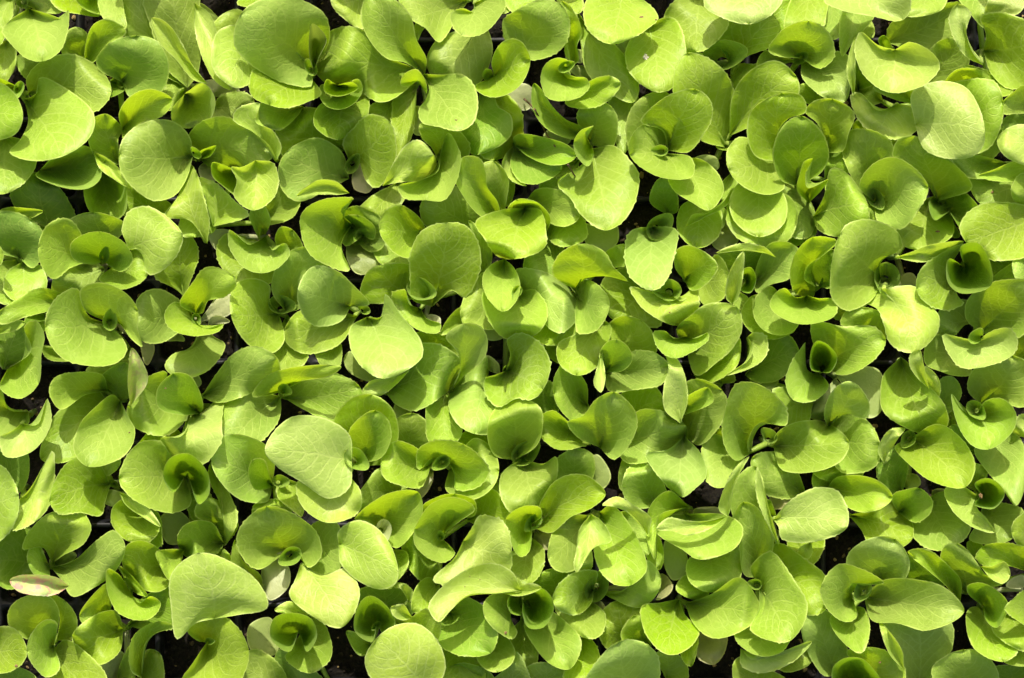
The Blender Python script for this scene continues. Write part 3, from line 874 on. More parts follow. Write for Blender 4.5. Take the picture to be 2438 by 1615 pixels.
@237 139 narrow pale leaf bending like a ribbon, almost white, right of the wide flat leaf
s 4.6 -1 l;237 138;226 128,226 108,230 98;226 88;242 122,240 104,234 92
s 3.4 0 y;198 138;194 120,206 112,218 112;225 122;208 134,226 132
@180 152 peaked leaf standing like a hood between two side cups, below the small gap
s 4.7 2;180 155;164 147,158 137,168 133,178 121;190 116;190 163,204 147,206 133,200 123
t 4.3 3;168 147;158 137,147 129,139 133;137 144;178 149,168 154,150 156
s 4.2 1;192 153;206 130,222 129;241 140;198 165,222 163,240 153
s 3.4 4;172 126;170 110,156 96,149 105;148 117;168 133,162 136,152 127
s 2.2 0 d;150 132;138 130,130 124;140 108;152 124,148 112
@120 163 tall yellow-green leaf standing like a tongue just under the middle of the photo
s 4.5 1 y;120 164;106 160,101 142,107 127;122 120;136 153,140 137,138 127
s 2.4 1 y;104 140;90 142,81 150;92 156;106 150,103 156
@72 112 narrow leaf with a folded left edge hanging down beside a dark patch
s 3.2 2;70 112;60 120,58 136,60 150;70 156;80 128,82 146
s 2.6 0;60 110;56 116,58 122;66 124;70 114,72 120
@12 166 two rounded upright leaves one inside the other, left of a dark slot
s 3.9 1 y;10 166;-4 152,-7 136,6 120;20 118;28 166,38 148,34 128
s 4.4 1 y;12 166;4 156,4 143,14 132;22 129;26 162,33 148,31 136
s 3 0;42 166;34 150,38 136;48 132;54 164,60 148,57 137
%1638 542
@0 37 round leaf with a paler leaf peeping out behind, left of a narrow pale upright blade
s 4.2 1;-2 38;-9 28,-8 16,2 13;21 27;10 42,2 44
s 3.2 0;4 40;20 20,26 26;29 38;12 54,24 50
@42 38 narrow pale blade standing edge-on under a thin arched leaf, over a dark small cup
s 5.1 0 l;31 54;27 50,29 32;39 17;35 50,39 32
s 4.9 -1 l;62 21;52 17,40 16,30 17;20 18;54 14,42 11,30 13
s 3 0 d;44 34;26 28,22 20;38 14;56 32,58 20
e 3.9 4 d;41 38;37 44,44 46;48 36;36 32,44 28
s 3.4 1;46 40;50 24,58 12,70 11;80 20;49 45,58 40,72 35
s 2.6 0;34 44;32 58,35 63;39 64;42 50,43 60
@88 44 leaf with a saw-toothed edge lying over plain leaves below a black hollow, right half
t 4.4 3 y;90 42;88 49,76 46,72 34,76 18;88 7;82 36,84 27,96 19,105 10
s 3.4 0 d;93 42;84 30,90 24;102 16;100 42,107 30
t 4.6 3 y;84 48;75 49,69 43,62 46,58 55,64 62;80 68;92 50,100 50,105 56,102 63
s 3.7 3;66 48;58 42,48 50,47 62;54 72;70 60,77 68,68 75
s 3.2 3;52 46;44 50,38 62;46 74;68 66,75 71,62 78
@52 -26 nested yellow-green leaves seen as rings, right of a pale half-shaded leaf
s 3.2 2 y;52 -30;32 -20,28 -6,36 7;54 13;72 -20,76 -6,70 8
s 2.4 0 d;74 -14;66 4,74 12;82 10;86 -10,90 2
s 2.8 0;8 -22;-4 -14,-6 2;6 13;22 -12,20 6
p 1.8 0;26 -6;16 2,17 12;22 16;36 2,34 12
@141 38 large egg-shaped leaf beside a dark pointed tube, lower leaf flaring half in sun
s 4.7 -2;136 36;130 50,112 58,102 50,101 30;107 5;136 24,150 15,148 4,130 -5,114 -3
s 4.2 -1 l;136 43;120 50,134 58,138 68,143 82;158 88;160 42,172 56,177 64,174 76
h 141 35 8 5
s 3 1 y;138 80;120 72,109 68,112 60;120 57;142 74,134 60
s 2.4 0;112 66;104 64,104 56;112 54;118 62,116 56
@147 20 slim pale leaf pointing right toward a dark cup, beneath a leaf with a brown speck
s 4 1 l;146 21;158 17,172 12;194 10;160 24,176 23,188 15
s 3.6 0;172 -22;158 -16,144 -8,146 8;162 15;184 -10,186 4,176 12
p 1.8 0 r;156 48;148 42,150 34;158 32;164 46,162 38
@195 30 dark deep bowl-shaped leaf with a bluish crescent leaf on its left, near the right edge
t 4.3 -1 b;187 36;184 28,194 12,176 20,164 30;161 43;190 48,194 53,182 58,168 53
e 4.7 6 d;195 28;184 22,183 38,192 46;213 41;192 14,204 11,213 26
h 195 28 3 4.2
@250 -4 wide leaf with a thin brown mark cut by the right edge of the photo
s 4 0;254 -10;236 -16,206 -16,192 -2;196 10;256 8,240 20,212 22
s 3.7 -1 b;254 30;238 16,230 22;229 30;248 43,234 39
s 2.8 0;206 44;216 34,224 28;230 25;214 42,228 40
s 2.2 0 d;200 20;210 20,222 20;232 22;206 34,222 34
@203 78 broad leaf behind a shell-like curled leaf with a tiny dark heart, at the right edge
s 4.2 0;206 74;196 64,198 50,214 39;242 38;218 77,231 78,246 66,252 48
t 4.5 1 l;204 80;194 78,180 76,184 89,192 98;203 99;212 74,226 71,232 80,228 90
s 3.3 2;190 82;176 76,168 84,168 96;178 101;198 96,199 103,188 104
s 3.1 0 b;204 68;196 52,180 56;174 78;196 68,186 77
h 203 77 4 4.8
s 2.4 0;226 96;232 84,232 76;240 76;238 98,244 86
@95 99 small dark upright leaf between a wide leaf and a bluish crescent ending in a spike
s 4.2 1;97 98;88 80,88 67,110 70,130 70;139 79;104 103,114 103,132 92
e 4.8 2 d;94 102;87 100,87 86;91 80;100 102,105 92,99 83
t 4.5 -1 b;92 103;80 101,77 92,83 81,72 97,69 110;74 121;96 106,99 112,92 120,84 123
p 2.5 0;104 104;126 134,134 132;140 116;120 98,134 100
p 2.1 0;104 106;88 124,85 133;94 136;108 112,104 130
@45 106 dark flat leaf with a clear rib between a pale crescent and a saw-edged leaf
s 2.8 0 d;40 104;50 90,58 76,70 77;77 88;50 108,64 106,74 96
t 3.9 0 l;42 77;46 74,55 77,55 90,46 98;27 104;46 84,42 94,34 99
p 1.6 0;52 100;44 106,46 112;56 116;60 102,64 108
s 2.9 0;90 118;70 114,61 115;66 132;86 128,84 137,72 142
@-2 77 big bright leaf leaning right behind a hairy curled leaf, lower pale edge beneath it
s 4.3 0;-2 84;-8 72,2 62,14 54;34 56;6 104,20 95,32 84,38 70
t 4.8 -1 b;-2 77;6 78,14 74,14 79,2 88;-10 92;-10 78,-16 73,-24 74,-20 86
s 3.8 1 y;4 104;24 92,36 78;37 88;12 110,20 108,34 98
@-4 148 round leaf with a smaller yellow leaf standing inside it, left of a large hooded leaf
s 3.8 1;-2 147;-10 128,-6 112,8 107;24 115;8 153,22 140,28 127
s 4.4 1 y;-10 134;-6 124,6 115;14 113;0 131,18 122
s 2.2 0;24 110;10 110,8 100;16 96;32 108,28 98
@56 152 large hooded leaf bent over like a cap beside a tiny pointed heart, right half
t 4.8 -2;43 160;34 164,25 150,27 126,34 111;48 110;42 150,50 138,69 139,68 126
h 58 147 4.5 4.6
s 4.2 0;60 154;62 146,74 138,96 137;113 151;66 170,88 172,108 164
s 3.8 -1;94 148;98 136,112 130,126 136;135 152;108 172,132 168
s 4.5 -1 b;98 140;96 132,100 118,108 110;116 109;110 132,126 134,127 122
s 3 0;40 160;20 162,13 158;24 142;38 170,34 150
@150 94 long twisted leaf, half shaded, widening downward from a pale ribbon fold, right half
s 4.2 1;150 91;138 104,136 116,137 128,148 138;172 146;158 98,168 110,180 124,183 138
s 4.8 1 l;170 114;160 104,156 96,157 89;163 86;168 106,166 96
s 3.9 1 l;170 120;166 106,167 98;175 104;176 120,178 112
s 2.8 0 b;174 136;176 120,178 108;186 106;186 128,192 116
s 2.4 0;182 146;184 138,184 130;190 128;192 148,194 138
@203 130 dark tube inside a smooth cup leaf that sweeps down like a shell, lower right
t 4.6 2 b;203 132;194 129,186 117,190 138,200 153;212 156;210 122,222 121,231 132,228 144
s 4.1 1;206 124;198 116,198 106,206 96;228 90;218 123,238 126,252 108
h 203 128 5 5
s 3 0 l;252 138;236 132,230 138;230 146;250 148,236 147
s 2.6 0 d;206 160;192 158,182 150;186 140;206 152,196 142
%0 1085
@15 22 smooth leaf at the left edge with a bright leaf curving up beside a dark hollow
s 4.5 -1 b;-20 30;-10 6,2 8;13 28;-10 64,0 60,10 48
t 4 1 l;15 30;22 22,30 8,37 -3,38 18,34 36;24 47;10 34,9 44,10 52
s 3 1 d;2 22;0 -6,16 -6;20 8;8 27,16 22
@79 20 broad leaf ending in a sharp lower corner, tiny dark leaf at its right, lower left
s 4 -1;78 20;68 4,54 1,42 12;35 32;74 32,71 42,56 40,42 41
h 80 20 2.5 3.2
p 1.9 0;88 26;76 24,70 30;76 35;88 34,82 36
s 3 0;70 2;76 -6,84 2;83 8;66 10,74 14
@132 14 large cup leaf beside a deep dark toothed bowl leaf, two cupped leaves below, lower left
s 4.5 1;131 16;120 0,112 -10,96 -7;84 16;134 34,122 40,104 36,90 27
e 4.6 6 d;132 12;122 26,115 14,120 2;133 -1;140 34,147 27,146 12
s 4.2 0 l;84 26;92 28,104 36;113 50;88 34,100 43
s 3.9 3;100 38;90 30,80 36,79 48;90 60;110 44,112 52,106 60
s 3.2 0;98 50;104 36,112 42;114 56;108 65,114 62
p 1.9 0;136 60;134 46,124 38,114 42;113 50;130 62,118 62
@155 55 dark oval leaf facing up before a hood-shaped leaf, between two black gaps, lower left
s 4 1 d;158 62;150 48,138 46,128 51;125 60;154 68,144 72,131 71
s 3.6 2;154 54;148 48,138 42,142 31;154 32;158 60,167 50,162 38
s 3.6 -1;150 0;147 14,155 34,158 48;158 62;153 10,162 28,167 44
s 2.6 0;150 46;138 46,132 34;134 28;150 36,146 26
@194 20 bluish broad leaf overlapping a shaded one, tiny dark heart on the right, lower left half
s 4.2 1 b;192 22;192 -2,172 -14,154 -12;149 4;188 32,170 31,156 19
s 4.4 1 d;193 22;180 24,175 12;178 3;190 14,186 3
h 197 18 4 4.2
s 3 0 y;196 48;180 46,180 35;194 31;204 42,204 34
s 3 0;202 16;196 28,206 38;212 42;212 22,214 34
@249 4 very large pale domed leaf with a bright lower edge beside a toothed tube
s 4.9 -2 l;248 4;246 -14,228 -26,204 -26;187 -4;246 22,232 30,212 18,196 8
s 3.8 3 l;246 14;226 24,210 18,212 34;230 47;252 40,254 26
h 250 2 6.5 5
@203 68 broad leaf curled like a C over a small dark leaf, above a white seed leaf
t 4.8 -3;203 67;196 72,182 80,170 70,168 54;188 36;210 68,217 79,226 70,221 52
h 205 71 5.5 3.8
s 3.6 0;210 62;222 48,234 46;242 60;216 76,226 83,237 82
s 3.7 0 y;185 94;174 87,164 78;166 60;183 84,171 74
p 2.5 0 w;196 70;186 76,184 86;190 102;204 80,203 93
@213 78 flared leaf whose lower half is in bright sun, above a round cup, lower centre left
s 4.1 -1 l;212 76;208 88,204 98,216 110;240 121;226 84,244 80,253 98
s 3.6 0 l;219 114;212 106,203 103;194 109;210 115,202 112
@212 121 round cup leaf inside a larger bright-lipped leaf, grey-green seed leaf at its left
e 4.3 6 d;211 121;204 138,191 129,193 115;204 111;216 138,223 128,219 115
s 3.8 3;214 122;205 136,201 142,209 150;220 153;222 112,231 124,233 142
p 2 0;198 128;190 114,176 119;174 130;194 140,180 141
s 2.6 0 d;238 168;214 146,198 138;194 152;214 174,200 164
@146 131 yellow-green leaf curled like a horn above the bottom edge, right of dark compost
t 4.4 2 y;146 131;140 131,132 123,142 115,160 115;175 137;136 146,127 162,150 172,170 156
h 147 131 2.5 3.6
s 2.8 0;208 172;196 148,180 138;168 146;190 172,168 162
@152 115 tall pale leaf with a downward spike, like a pointed shield, lower left
s 4.9 -3 l;151 115;138 118,125 129,121 108,121 84;140 69;168 112,188 107,182 90,162 75
s 3.6 0;150 78;150 70,152 66;156 65;162 80,164 74
s 4 0 y;130 66;120 66,110 68;112 76;126 80,120 88
@92 90 bright U-shaped leaf hugging a dark hollow under a smooth cup leaf, lower left
t 4.5 2 y;92 96;84 84,76 80,76 96,84 111;100 116;98 104,106 99,113 104,108 113
s 3.9 3;119 79;112 66,100 60,90 63;86 74;121 89,110 96,94 90
s 4.2 0 y;84 78;90 92,98 98;104 99;88 80,96 88
@36 78 crinkled twisted leaf with a puckered top, long pale-edged leaf pointing right from the same stem
s 3.9 -1;36 79;52 74,68 60,80 53;88 64;44 88,51 99,66 93,82 80
s 3.3 1 b;35 78;26 62,20 68;20 76;34 86,25 84
s 3.6 3;37 76;30 64,17 66,20 56,34 42;54 39;44 70,58 62,63 50
s 2.3 0 d;30 78;18 50,4 56;-8 76;22 88,4 92
p 1.9 0;36 74;42 68,50 67;54 70;40 78,50 75
@26 88 small narrow leaf with pink and white blotches lying level, bottom left
s 4.7 1 q;49 92;40 86,24 84,12 85;7 88;38 98,22 98,12 95
@36 133 four shaded rounded leaves whorled round one heart, in the bottom left corner
s 4 2;34 130;16 128,6 118,8 106;22 98;40 122,41 108,34 99
s 3.7 0;40 130;42 112,34 98;46 103;50 129,54 116
s 4.5 1 b;38 134;40 118,32 116,22 126;19 138;42 150,33 156,23 147
s 4.2 -1;37 137;46 130,62 140,75 156;74 174;36 150,34 166,52 178
@-12 142 round leaf with a brown nick at its tip, at the left edge near the bottom
s 4.2 -1;-12 140;-4 122,10 122;19 138;0 153,14 148
s 3 0 d;0 172;-6 156,4 148;14 150;26 170,24 156
@89 122 leaf pointing left like an arrowhead, with a small pinkish node at its base, bottom left
s 4.1 0;87 122;82 110,68 112;51 127;84 138,70 147,56 138
s 3.8 2 y;77 114;79 98,76 90,63 101;56 113;72 112,60 119
s 3.4 0 d;90 120;100 102,120 92;130 104;104 122,124 120
p 2.1 0 w;90 164;72 160,70 150;82 137;92 148,86 138
@104 158 bluish leaf arched like a hook over bare dark compost, bottom left
t 4.3 2 b;100 157;93 152,91 140,95 126;112 117;100 146,103 131,110 125,124 121
s 3 0;106 168;98 156,104 138;112 140;114 162,115 150
s 2.2 0 y;82 160;84 150,88 140;92 134;92 160,96 146
%819 1085
@69 4 leaf arched over a dark heart like a saddle, right of a narrow black hollow
t 4.8 -2;72 2;62 2,53 10,52 -3,62 -10;84 -8;78 14,78 23,92 23,102 11
h 69 5 4.5 5.2
s 3.9 1;62 6;54 22,40 21,28 15;26 6;50 -6,36 -10,28 -2
s 3.9 2 y;74 10;72 24,90 31,104 23;109 11;92 -12,105 -4
p 2 0 r;60 4;52 14,50 22;54 30;63 12,61 22
s 3 0;40 26;30 36,12 37;11 28;40 14,25 10,16 20
@25 51 yellow-green pointed leaf behind a small white curl, above a big pale leaf, bottom half
t 4.5 1 y;22 51;16 46,8 45,16 36,34 26;52 26;32 62,37 65,48 55,55 40
h 28 52 5 4.6 w
s 4.6 -2 l;-4 62;-4 54,8 46,20 49,32 62;38 82;-2 76,10 88,26 94,36 90
s 3.8 0;32 66;44 68,45 78;38 88;26 88,32 94
@68 58 wide open swirl of leaf around a black slit, bright leaf sweeping down its right
t 4.5 5;68 57;82 46,92 38,80 30,62 34;50 52;78 69,70 75,58 71,50 62
s 4.1 1 y;80 44;56 41,55 36,66 29;78 27;92 42,92 32
t 4.7 0 l;84 60;91 50,95 43,112 47;118 68;78 72,63 87,72 91,104 92,116 82
s 3.6 3;66 72;52 56,42 56;41 66;66 84,60 90,48 82
s 3.4 0 y;86 46;92 30,104 24;114 34;106 52,118 44
h 68 57 2.5 3
s 3.8 0;68 88;58 86,50 94;48 109;66 100,56 112
@126 97 long pale leaf arching like a bridge with a few black specks, over a toothed cup
s 5.2 -2 l;125 95;108 97,88 98,76 108;67 117;118 82,104 76,86 81,66 96,60 107
s 4.3 1;125 100;118 94,108 96,99 103;99 113;116 112,122 124,119 129,107 123
s 5 0 l;112 97;122 93,132 90;139 93;122 99,132 97
e 4.6 4 d;126 102;128 95,140 94,147 102;147 111;126 112,130 121,140 121
e 4.4 3 d;126 101;120 96,115 103;117 110;125 112,120 112
s 4.2 1 y;130 110;127 120,134 134,146 147;159 150;142 108,156 117,167 131
s 2.6 0;126 114;116 128,120 144;132 150;134 130,136 142
s 3.2 0;142 175;130 164,129 150;142 146;160 166,156 152
@128 0 leaf with an upright knife-like right corner below a dark tube, lower centre
s 4 1;126 2;112 12,110 26,118 40;134 38;140 6,149 1,150 14,142 32
h 127 -1 7.5 5.2
s 2.2 0 d;110 14;104 16,102 26;110 34;114 18,116 28
@134 49 small toothed leaf hooked round a dark heart, a wide leaf at its upper right
t 4.6 3 y;132 48;139 43,138 37,126 36;114 45;132 60,130 68,124 71,117 60
h 134 47 5 5.1
s 4.2 1;133 51;140 30,152 16,170 14;184 27;146 54,160 43,174 37
s 3.6 0;130 56;118 70,116 82;124 93;140 66,140 78,134 88
p 1.9 0 r;134 52;134 62,140 66;146 66;146 52,150 58
s 3 0;160 26;150 16,150 4;163 -4;174 16,174 0
p 2.4 0;172 24;172 4,178 -1;186 8;182 24,188 16
@177 41 pale fold of leaf like a paper dart beside a tall oval leaf streaked with sun
s 4 2;172 42;160 42,150 48,145 60;144 73;168 60,163 80,150 81
s 5 -1 l;174 41;166 52,164 66,162 77;164 82;181 46,188 60,176 65
s 4 0;172 60;164 74,163 81;168 83;175 70,174 80
s 4.6 1;180 40;176 62,180 80,190 90;202 91;188 35,200 47,210 66,213 80
s 5 -1 l;214 56;206 45,194 36;182 35;216 44,204 35,192 29
s 4 0;190 40;198 52,206 64;214 70;206 40,216 54
@244 38 slender leaf curved like a sickle, right of the sun-streaked oval leaf
s 4.8 1;243 36;222 42,220 56;219 73;229 25,216 35,213 56
s 3.6 0;214 50;212 66,216 76;222 80;222 58,225 72
p 2.3 0;234 52;226 60,225 76;232 88;240 64,242 82
s 3.6 -1 b;222 36;206 36,197 26,199 12;208 5;227 28,218 10
s 3.2 0;214 20;196 24,194 12;202 -6;214 0,210 -6
@240 -12 bluish leaf drawn to a blunt point hanging over a paler rounded leaf
s 4.2 0 b;240 -14;228 -4,213 -1,219 11;238 29;252 0,255 14,246 24
@178 95 wide bluish leaf beside a dark translucent hollow, two leaves spread below, bottom right of centre
s 4.4 -1 b;176 95;178 82,164 82,152 90;147 102;174 104,164 112,152 109
h 178 94 8 4.8
s 4 0;182 97;196 96,208 82,214 74;223 86;190 101,208 107,220 98
s 3.8 0;174 102;160 110,149 106,154 117;172 129;184 112,181 126
s 3 0 d;150 110;140 100,133 92;142 82;156 96,164 82
s 3 0 r;216 90;222 96,220 101;228 98;224 84,231 92
p 2 0 r;178 114;176 104,180 102;184 106;184 114,186 110
@73 111 dark smooth cup leaf facing up, smaller leaf tucked under its lower right, bottom centre
s 4.1 2 d;73 110;62 124,68 134,84 141;103 139;82 100,98 106,108 122,107 132
s 3.6 0;102 124;98 134,94 142,100 150;108 152;112 126,120 138,117 147
s 3.2 0 b;110 172;98 164,112 152;121 139;131 168,129 152
s 2.8 0;80 122;66 136,66 160;84 168;92 138,98 156
@23 120 deep dark bowl leaf with a black centre above a big pale round leaf
e 4.3 6 d;23 119;20 131,8 124,10 106;18 99;30 128,36 118,29 105
h 23 120 2.5 3
s 3 0 d;30 118;14 106,12 96;26 92;46 112,48 98
s 3.5 0 l;46 104;40 94,36 93;34 90;49 98,44 91
s 3.4 1 b;20 134;16 140,10 140;2 124;14 128,6 124
@60 166 big pale round flat leaf touching the bottom edge, a wavy leaf behind it
s 5 -2 l;62 170;40 178,20 158,15 144;23 129;71 150,66 131,52 119,36 120
s 4.2 1;36 122;34 109,46 114,58 108;68 118;50 124,64 132
s 4.5 1 l;48 114;42 116,35 113;33 107;42 105,38 105
@204 176 bluish domed leaf touching the bottom edge with small leaves above it, right of centre
s 4.7 -2 b;204 176;180 178,169 164,180 143;194 131;221 160,220 140,208 131
s 3.6 0;200 142;184 134,179 116;192 103;206 124,212 110
s 3.8 0;216 134;200 134,195 126;204 113;217 122,212 114
s 3.4 0 y;168 122;164 140,155 154,160 166;172 160;178 136,180 150
@237 104 yellow-green leaf with a bright flash near its tip, bottom right of centre
s 4.4 0 y;236 101;222 104,210 106,213 126;228 140;240 112,250 124,242 136
s 3 0;228 160;222 148,216 144;226 138;240 160,240 146
%1638 1085
@62 58 slim blade-like leaf edges standing like fins around a broad shaded leaf, bottom right quarter
s 4.9 0 l;28 43;22 38,26 22,34 8;43 1;30 38,32 22,38 10
s 3.6 -1;84 29;72 30,56 27,48 18;46 2;78 14,72 3,60 -2
s 4 0;60 62;38 52,30 34,38 12;48 8;58 50,56 34
s 4.8 1 l;64 63;54 44,48 26;49 8;62 54,56 34
s 4.3 1;52 86;40 84,36 64,31 46;39 33;58 72,60 58,50 38
s 3.6 0;34 -10;14 -14,10 4,14 18;20 22;36 6,28 20
p 1.9 0 r;58 38;58 28,64 26;73 28;62 38,72 36
@-1 39 bright-rimmed scoop leaf with a hairy upper edge stacked over two green leaves
s 4.7 1;-2 41;-22 44,-22 54,-4 66;8 73;26 42,38 50,34 64
s 4.9 0 l;27 43;14 46,0 46,-14 44;-22 52;18 50,0 56,-12 53
s 4 0;14 66;0 74,1 88;14 96;34 64,38 76,34 91
s 3.6 0;10 80;-4 86,-8 94;0 100;14 98,8 101
p 2.2 0 r;12 44;4 42,4 38;14 36;24 42,22 37
@-5 103 yellow-green leaf with a torn notched lower edge, its tip in full sun, bottom right quarter
s 4.5 0 y;-2 104;4 118,16 128,32 126;51 112;16 98,36 86,47 98
s 2.4 -1 r;10 112;4 128,8 142;18 146;26 124,25 138
s 3.2 0;-4 122;-6 136,-2 146;2 148;6 126,6 138
@49 92 tall fluted leaf with one bright streak beside a dark throat, cupped leaves under it
s 4.7 2;50 91;50 108,44 122,58 130;72 130;44 80,58 68,72 84,84 108
s 4 -1;58 80;72 96,84 112;97 108;62 62,84 74,97 86
s 4 3;52 118;34 118,34 130;50 141;72 126,66 138
s 3.8 1 l;37 136;46 144,66 138;87 131;38 148,52 153,74 145
s 3.1 0;60 148;68 152,74 152;86 146;72 138,88 132
s 3.4 0;60 172;34 160,33 146;38 142;70 160,56 150
h 48 91 3.5 4.6
@60 45 bright sunlit leaf with a short reddish rib pointing right, shadow across its base
s 4.7 -1 l;60 45;64 50,66 58,84 61;112 50;72 32,90 23,106 26
s 3 -1;84 58;72 60,71 66,76 76;80 80;95 60,90 74
s 3.9 1 l;87 60;78 66;75 79;87 70
s 2.8 0 d;60 48;56 40,54 32;58 32;62 44,60 36
@112 42 wide flat leaf with a bright rim on its right, under a long shaded leaf
s 3.9 1;113 42;122 52,128 62,146 66;158 58;126 38,144 30,156 42
s 4.3 1 y;98 23;112 36,124 40,138 36;144 29;104 16,120 14,136 19
s 3.6 0;96 4;88 10,94 16;108 18;112 2,124 4,122 14
s 2.8 0;104 14;92 10,88 16;90 24;104 24,98 26
@156 -12 large bright-lipped oval leaf above a small dark leaf and a black gap, right side
s 4.6 2 y;156 -12;146 -6,156 6,172 18;195 22;176 -22,194 -10,202 8
s 4 0 l;138 6;134 -4,142 -18;153 -19;142 -2,148 -12
h 156 -12 4.5 4.8
s 3 0 d;150 28;142 26,134 14,136 0;144 -6;153 16,154 4
p 1.6 0;156 12;150 16,152 22;158 24;162 14,164 20
@206 28 pointed dark funnel leaf with a pinkish crumb inside, near the right edge
e 4.5 4 d;207 28;202 34,208 37,216 37;223 27;202 20,210 16,218 19
s 4.2 1 l;204 28;190 20,181 24,186 38,200 50;216 54;203 36,210 44
s 3.7 0;204 26;196 20,199 6;204 6;211 10,208 18
s 3.8 -1;216 -20;202 -4,210 10,222 24;231 35;232 -14,238 0,236 26
s 3.2 2;208 34;204 48,199 58,212 62;228 58;222 34,236 40
@256 56 rounded leaf cut by the right edge in the lower half, beside a shaded bright-rimmed leaf
s 4.1 0;254 58;240 40,230 46;228 54;246 70,236 67
@148 42 small dark leaf resting over a smooth wide leaf, between two black gaps, lower right
s 4 1 d;148 40;144 32,145 27,154 24;163 23;160 47,170 41,172 32
s 3.6 0;168 30;160 44,158 54,170 65;186 64;182 26,194 38,198 52
p 1.9 0 r;178 34;172 30,172 25;177 23;184 32,183 25
@124 98 leaf curled like a C beside a long flat tongue of leaf with sunlit lower rim
t 4.8 -1;115 98;112 91,138 90,122 80,106 77;94 92;119 113,112 117,102 112,95 102
h 124 95 5.5 4.9
s 4.7 2;124 100;130 116,148 118,168 123;194 110;138 88,164 88,182 94
s 4.6 -1 b;136 92;118 84,112 78,114 68,130 58;146 59;150 90,156 76
s 4.1 1;116 106;104 110,100 116,108 130;122 139;124 108,128 122
s 4.4 0 y;192 104;182 92,168 80;155 68;192 88,184 78,168 66
s 3.4 0 d;156 92;150 80,158 70;166 74;170 92,182 90
@108 160 dark cup at the bottom edge with a leaf on either side, lower right
e 4.2 4 d;110 158;104 166,102 150,110 143;122 143;128 170,136 160,130 150
s 3.6 -1 b;104 155;96 154,84 136,81 118;90 111;112 142,106 122,98 110
s 3.8 0 y;120 160;116 146,112 138;128 135;150 168,152 148,140 138
@162 170 broad bluish leaf above the bottom edge, a narrow pale blade at its left
s 3.6 -1 b;162 168;150 156,150 138,138 120;160 112;174 152,185 136,184 118
s 4 1 l;152 151;142 140,136 124;135 117;151 138,142 124
s 3.8 -1;196 172;176 162,172 150,182 141;194 137;216 168,218 152,206 138
s 2.8 0;176 172;164 164,164 154;172 150;186 170,184 160
@208 106 shaded curled leaf over wide rim-lit leaves in the bottom right corner
t 4.4 2 d;208 106;198 98,197 92,208 90;225 103;210 116,217 121,224 112
s 4.1 1 y;206 106;198 108,196 118,202 136;222 145;214 116,228 128,232 138
s 4.3 0;226 110;216 118,214 122,224 132;242 138;238 112,248 124
s 3.6 0;232 126;224 136,222 144;232 148;246 132,242 146
s 2.8 0 d;228 164;214 158,216 150;226 148;244 162,240 150
@256 106 smooth oval leaf tip at the right edge just above the bottom corner
s 4.7 -1;254 106;240 94,228 102;223 108;246 122,232 116
@196 96 leaf rising from a dark centre and folding over to a white tip, lower right
s 4.3 0;196 97;186 88,178 74,181 64;190 62;206 94,222 90,210 84,198 68
s 4.8 1 l;206 78;214 87,222 90;227 84;214 78,223 75
s 4.1 2 y;244 84;228 78,210 78,203 72;208 64;246 70,228 62
p 2.1 0 w;236 94;228 94,224 92;226 88;238 90,236 84
s 2.7 0;206 76;198 68,197 62;200 60;210 72,206 62
'''
plants = parse(DATA)
for i, p in enumerate(plants):
    for L in p['leaves']:
        L['plant'] = i
        L['P'], L['Z'] = leaf_grid(L)

# leaves lie over one another in the order of their level: lift each just clear of what is under it
CELL = 7.0
HX0, HY0 = -200, -200
HM = np.zeros((int(2100 / CELL), int(2900 / CELL)))
def cells(P):
    ix = np.clip(((P[..., 0] - HX0) / CELL).astype(int), 0, HM.shape[1] - 1)
    iy = np.clip(((P[..., 1] - HY0) / CELL).astype(int), 0, HM.shape[0] - 1)
    return iy, ix
def boxmax(A, r1, r2):
    B = A.copy()
    for d in range(1, r1 + 1):
        B[d:] = np.maximum(B[d:], A[:-d]); B[:-d] = np.maximum(B[:-d], A[d:])
    A2 = B.copy()
    for d in range(1, r2 + 1):
        B[:, d:] = np.maximum(B[:, d:], A2[:, :-d]); B[:, :-d] = np.maximum(B[:, :-d], A2[:, d:])
    return B
def blur(A, r1, r2):
    def one(A, r):
        Pd = np.pad(A, ((r, r), (0, 0)), mode='edge')
        return sum(Pd[i:i + A.shape[0]] for i in range(2 * r + 1)) / (2 * r + 1)
    for _ in range(2):
        A = one(A, r1); A = one(A.T, r2).T
    return A
def finer(P):
    """more samples across a leaf so that no cell under it is missed"""
    Q = (P[:-1, :-1] + P[1:, :-1] + P[:-1, 1:] + P[1:, 1:]) / 4
    return Q
allL = [L for p in plants for L in p['leaves']]
order = sorted(range(len(allL)), key=lambda i: allL[i]['lvl'] + (0.0 if allL[i]['kind'] != 'p' else -0.3))
LM = np.full(HM.shape, 9.0)
drops = []
for i in order[::-1]:                      # from the topmost leaf down: each lower leaf sinks just clear of those above it
    L = allL[i]
    P, Z = L['P'], L['Z']
    iy, ix = cells(P)
    ceil_ = LM[iy, ix]
    req = np.where(ceil_ < 5, Z + 0.0009 - ceil_, 0)
    req = np.clip(req, 0, np.maximum(Z - 0.0035, 0))
    drop = blur(boxmax(req, 3, 1), 2, 1)
    L['Z'] = np.maximum(Z - drop, 0.0025)
    drops.append(drop.max())
    Pf, Zf = finer(P), finer(L['Z'])
    Pq, Zq = finer(Pf), finer(Zf)
    for PP, ZZ in ((P, L['Z']), (Pf, Zf), (Pq, Zq)):
        jy, jx = cells(PP)
        np.minimum.at(LM, (jy.ravel(), jx.ravel()), ZZ.ravel())
        np.maximum.at(HM, (jy.ravel(), jx.ravel()), ZZ.ravel())
print('drops mean %.4f max %.4f' % (np.mean(drops), np.max(drops)), 'top', HM.max())

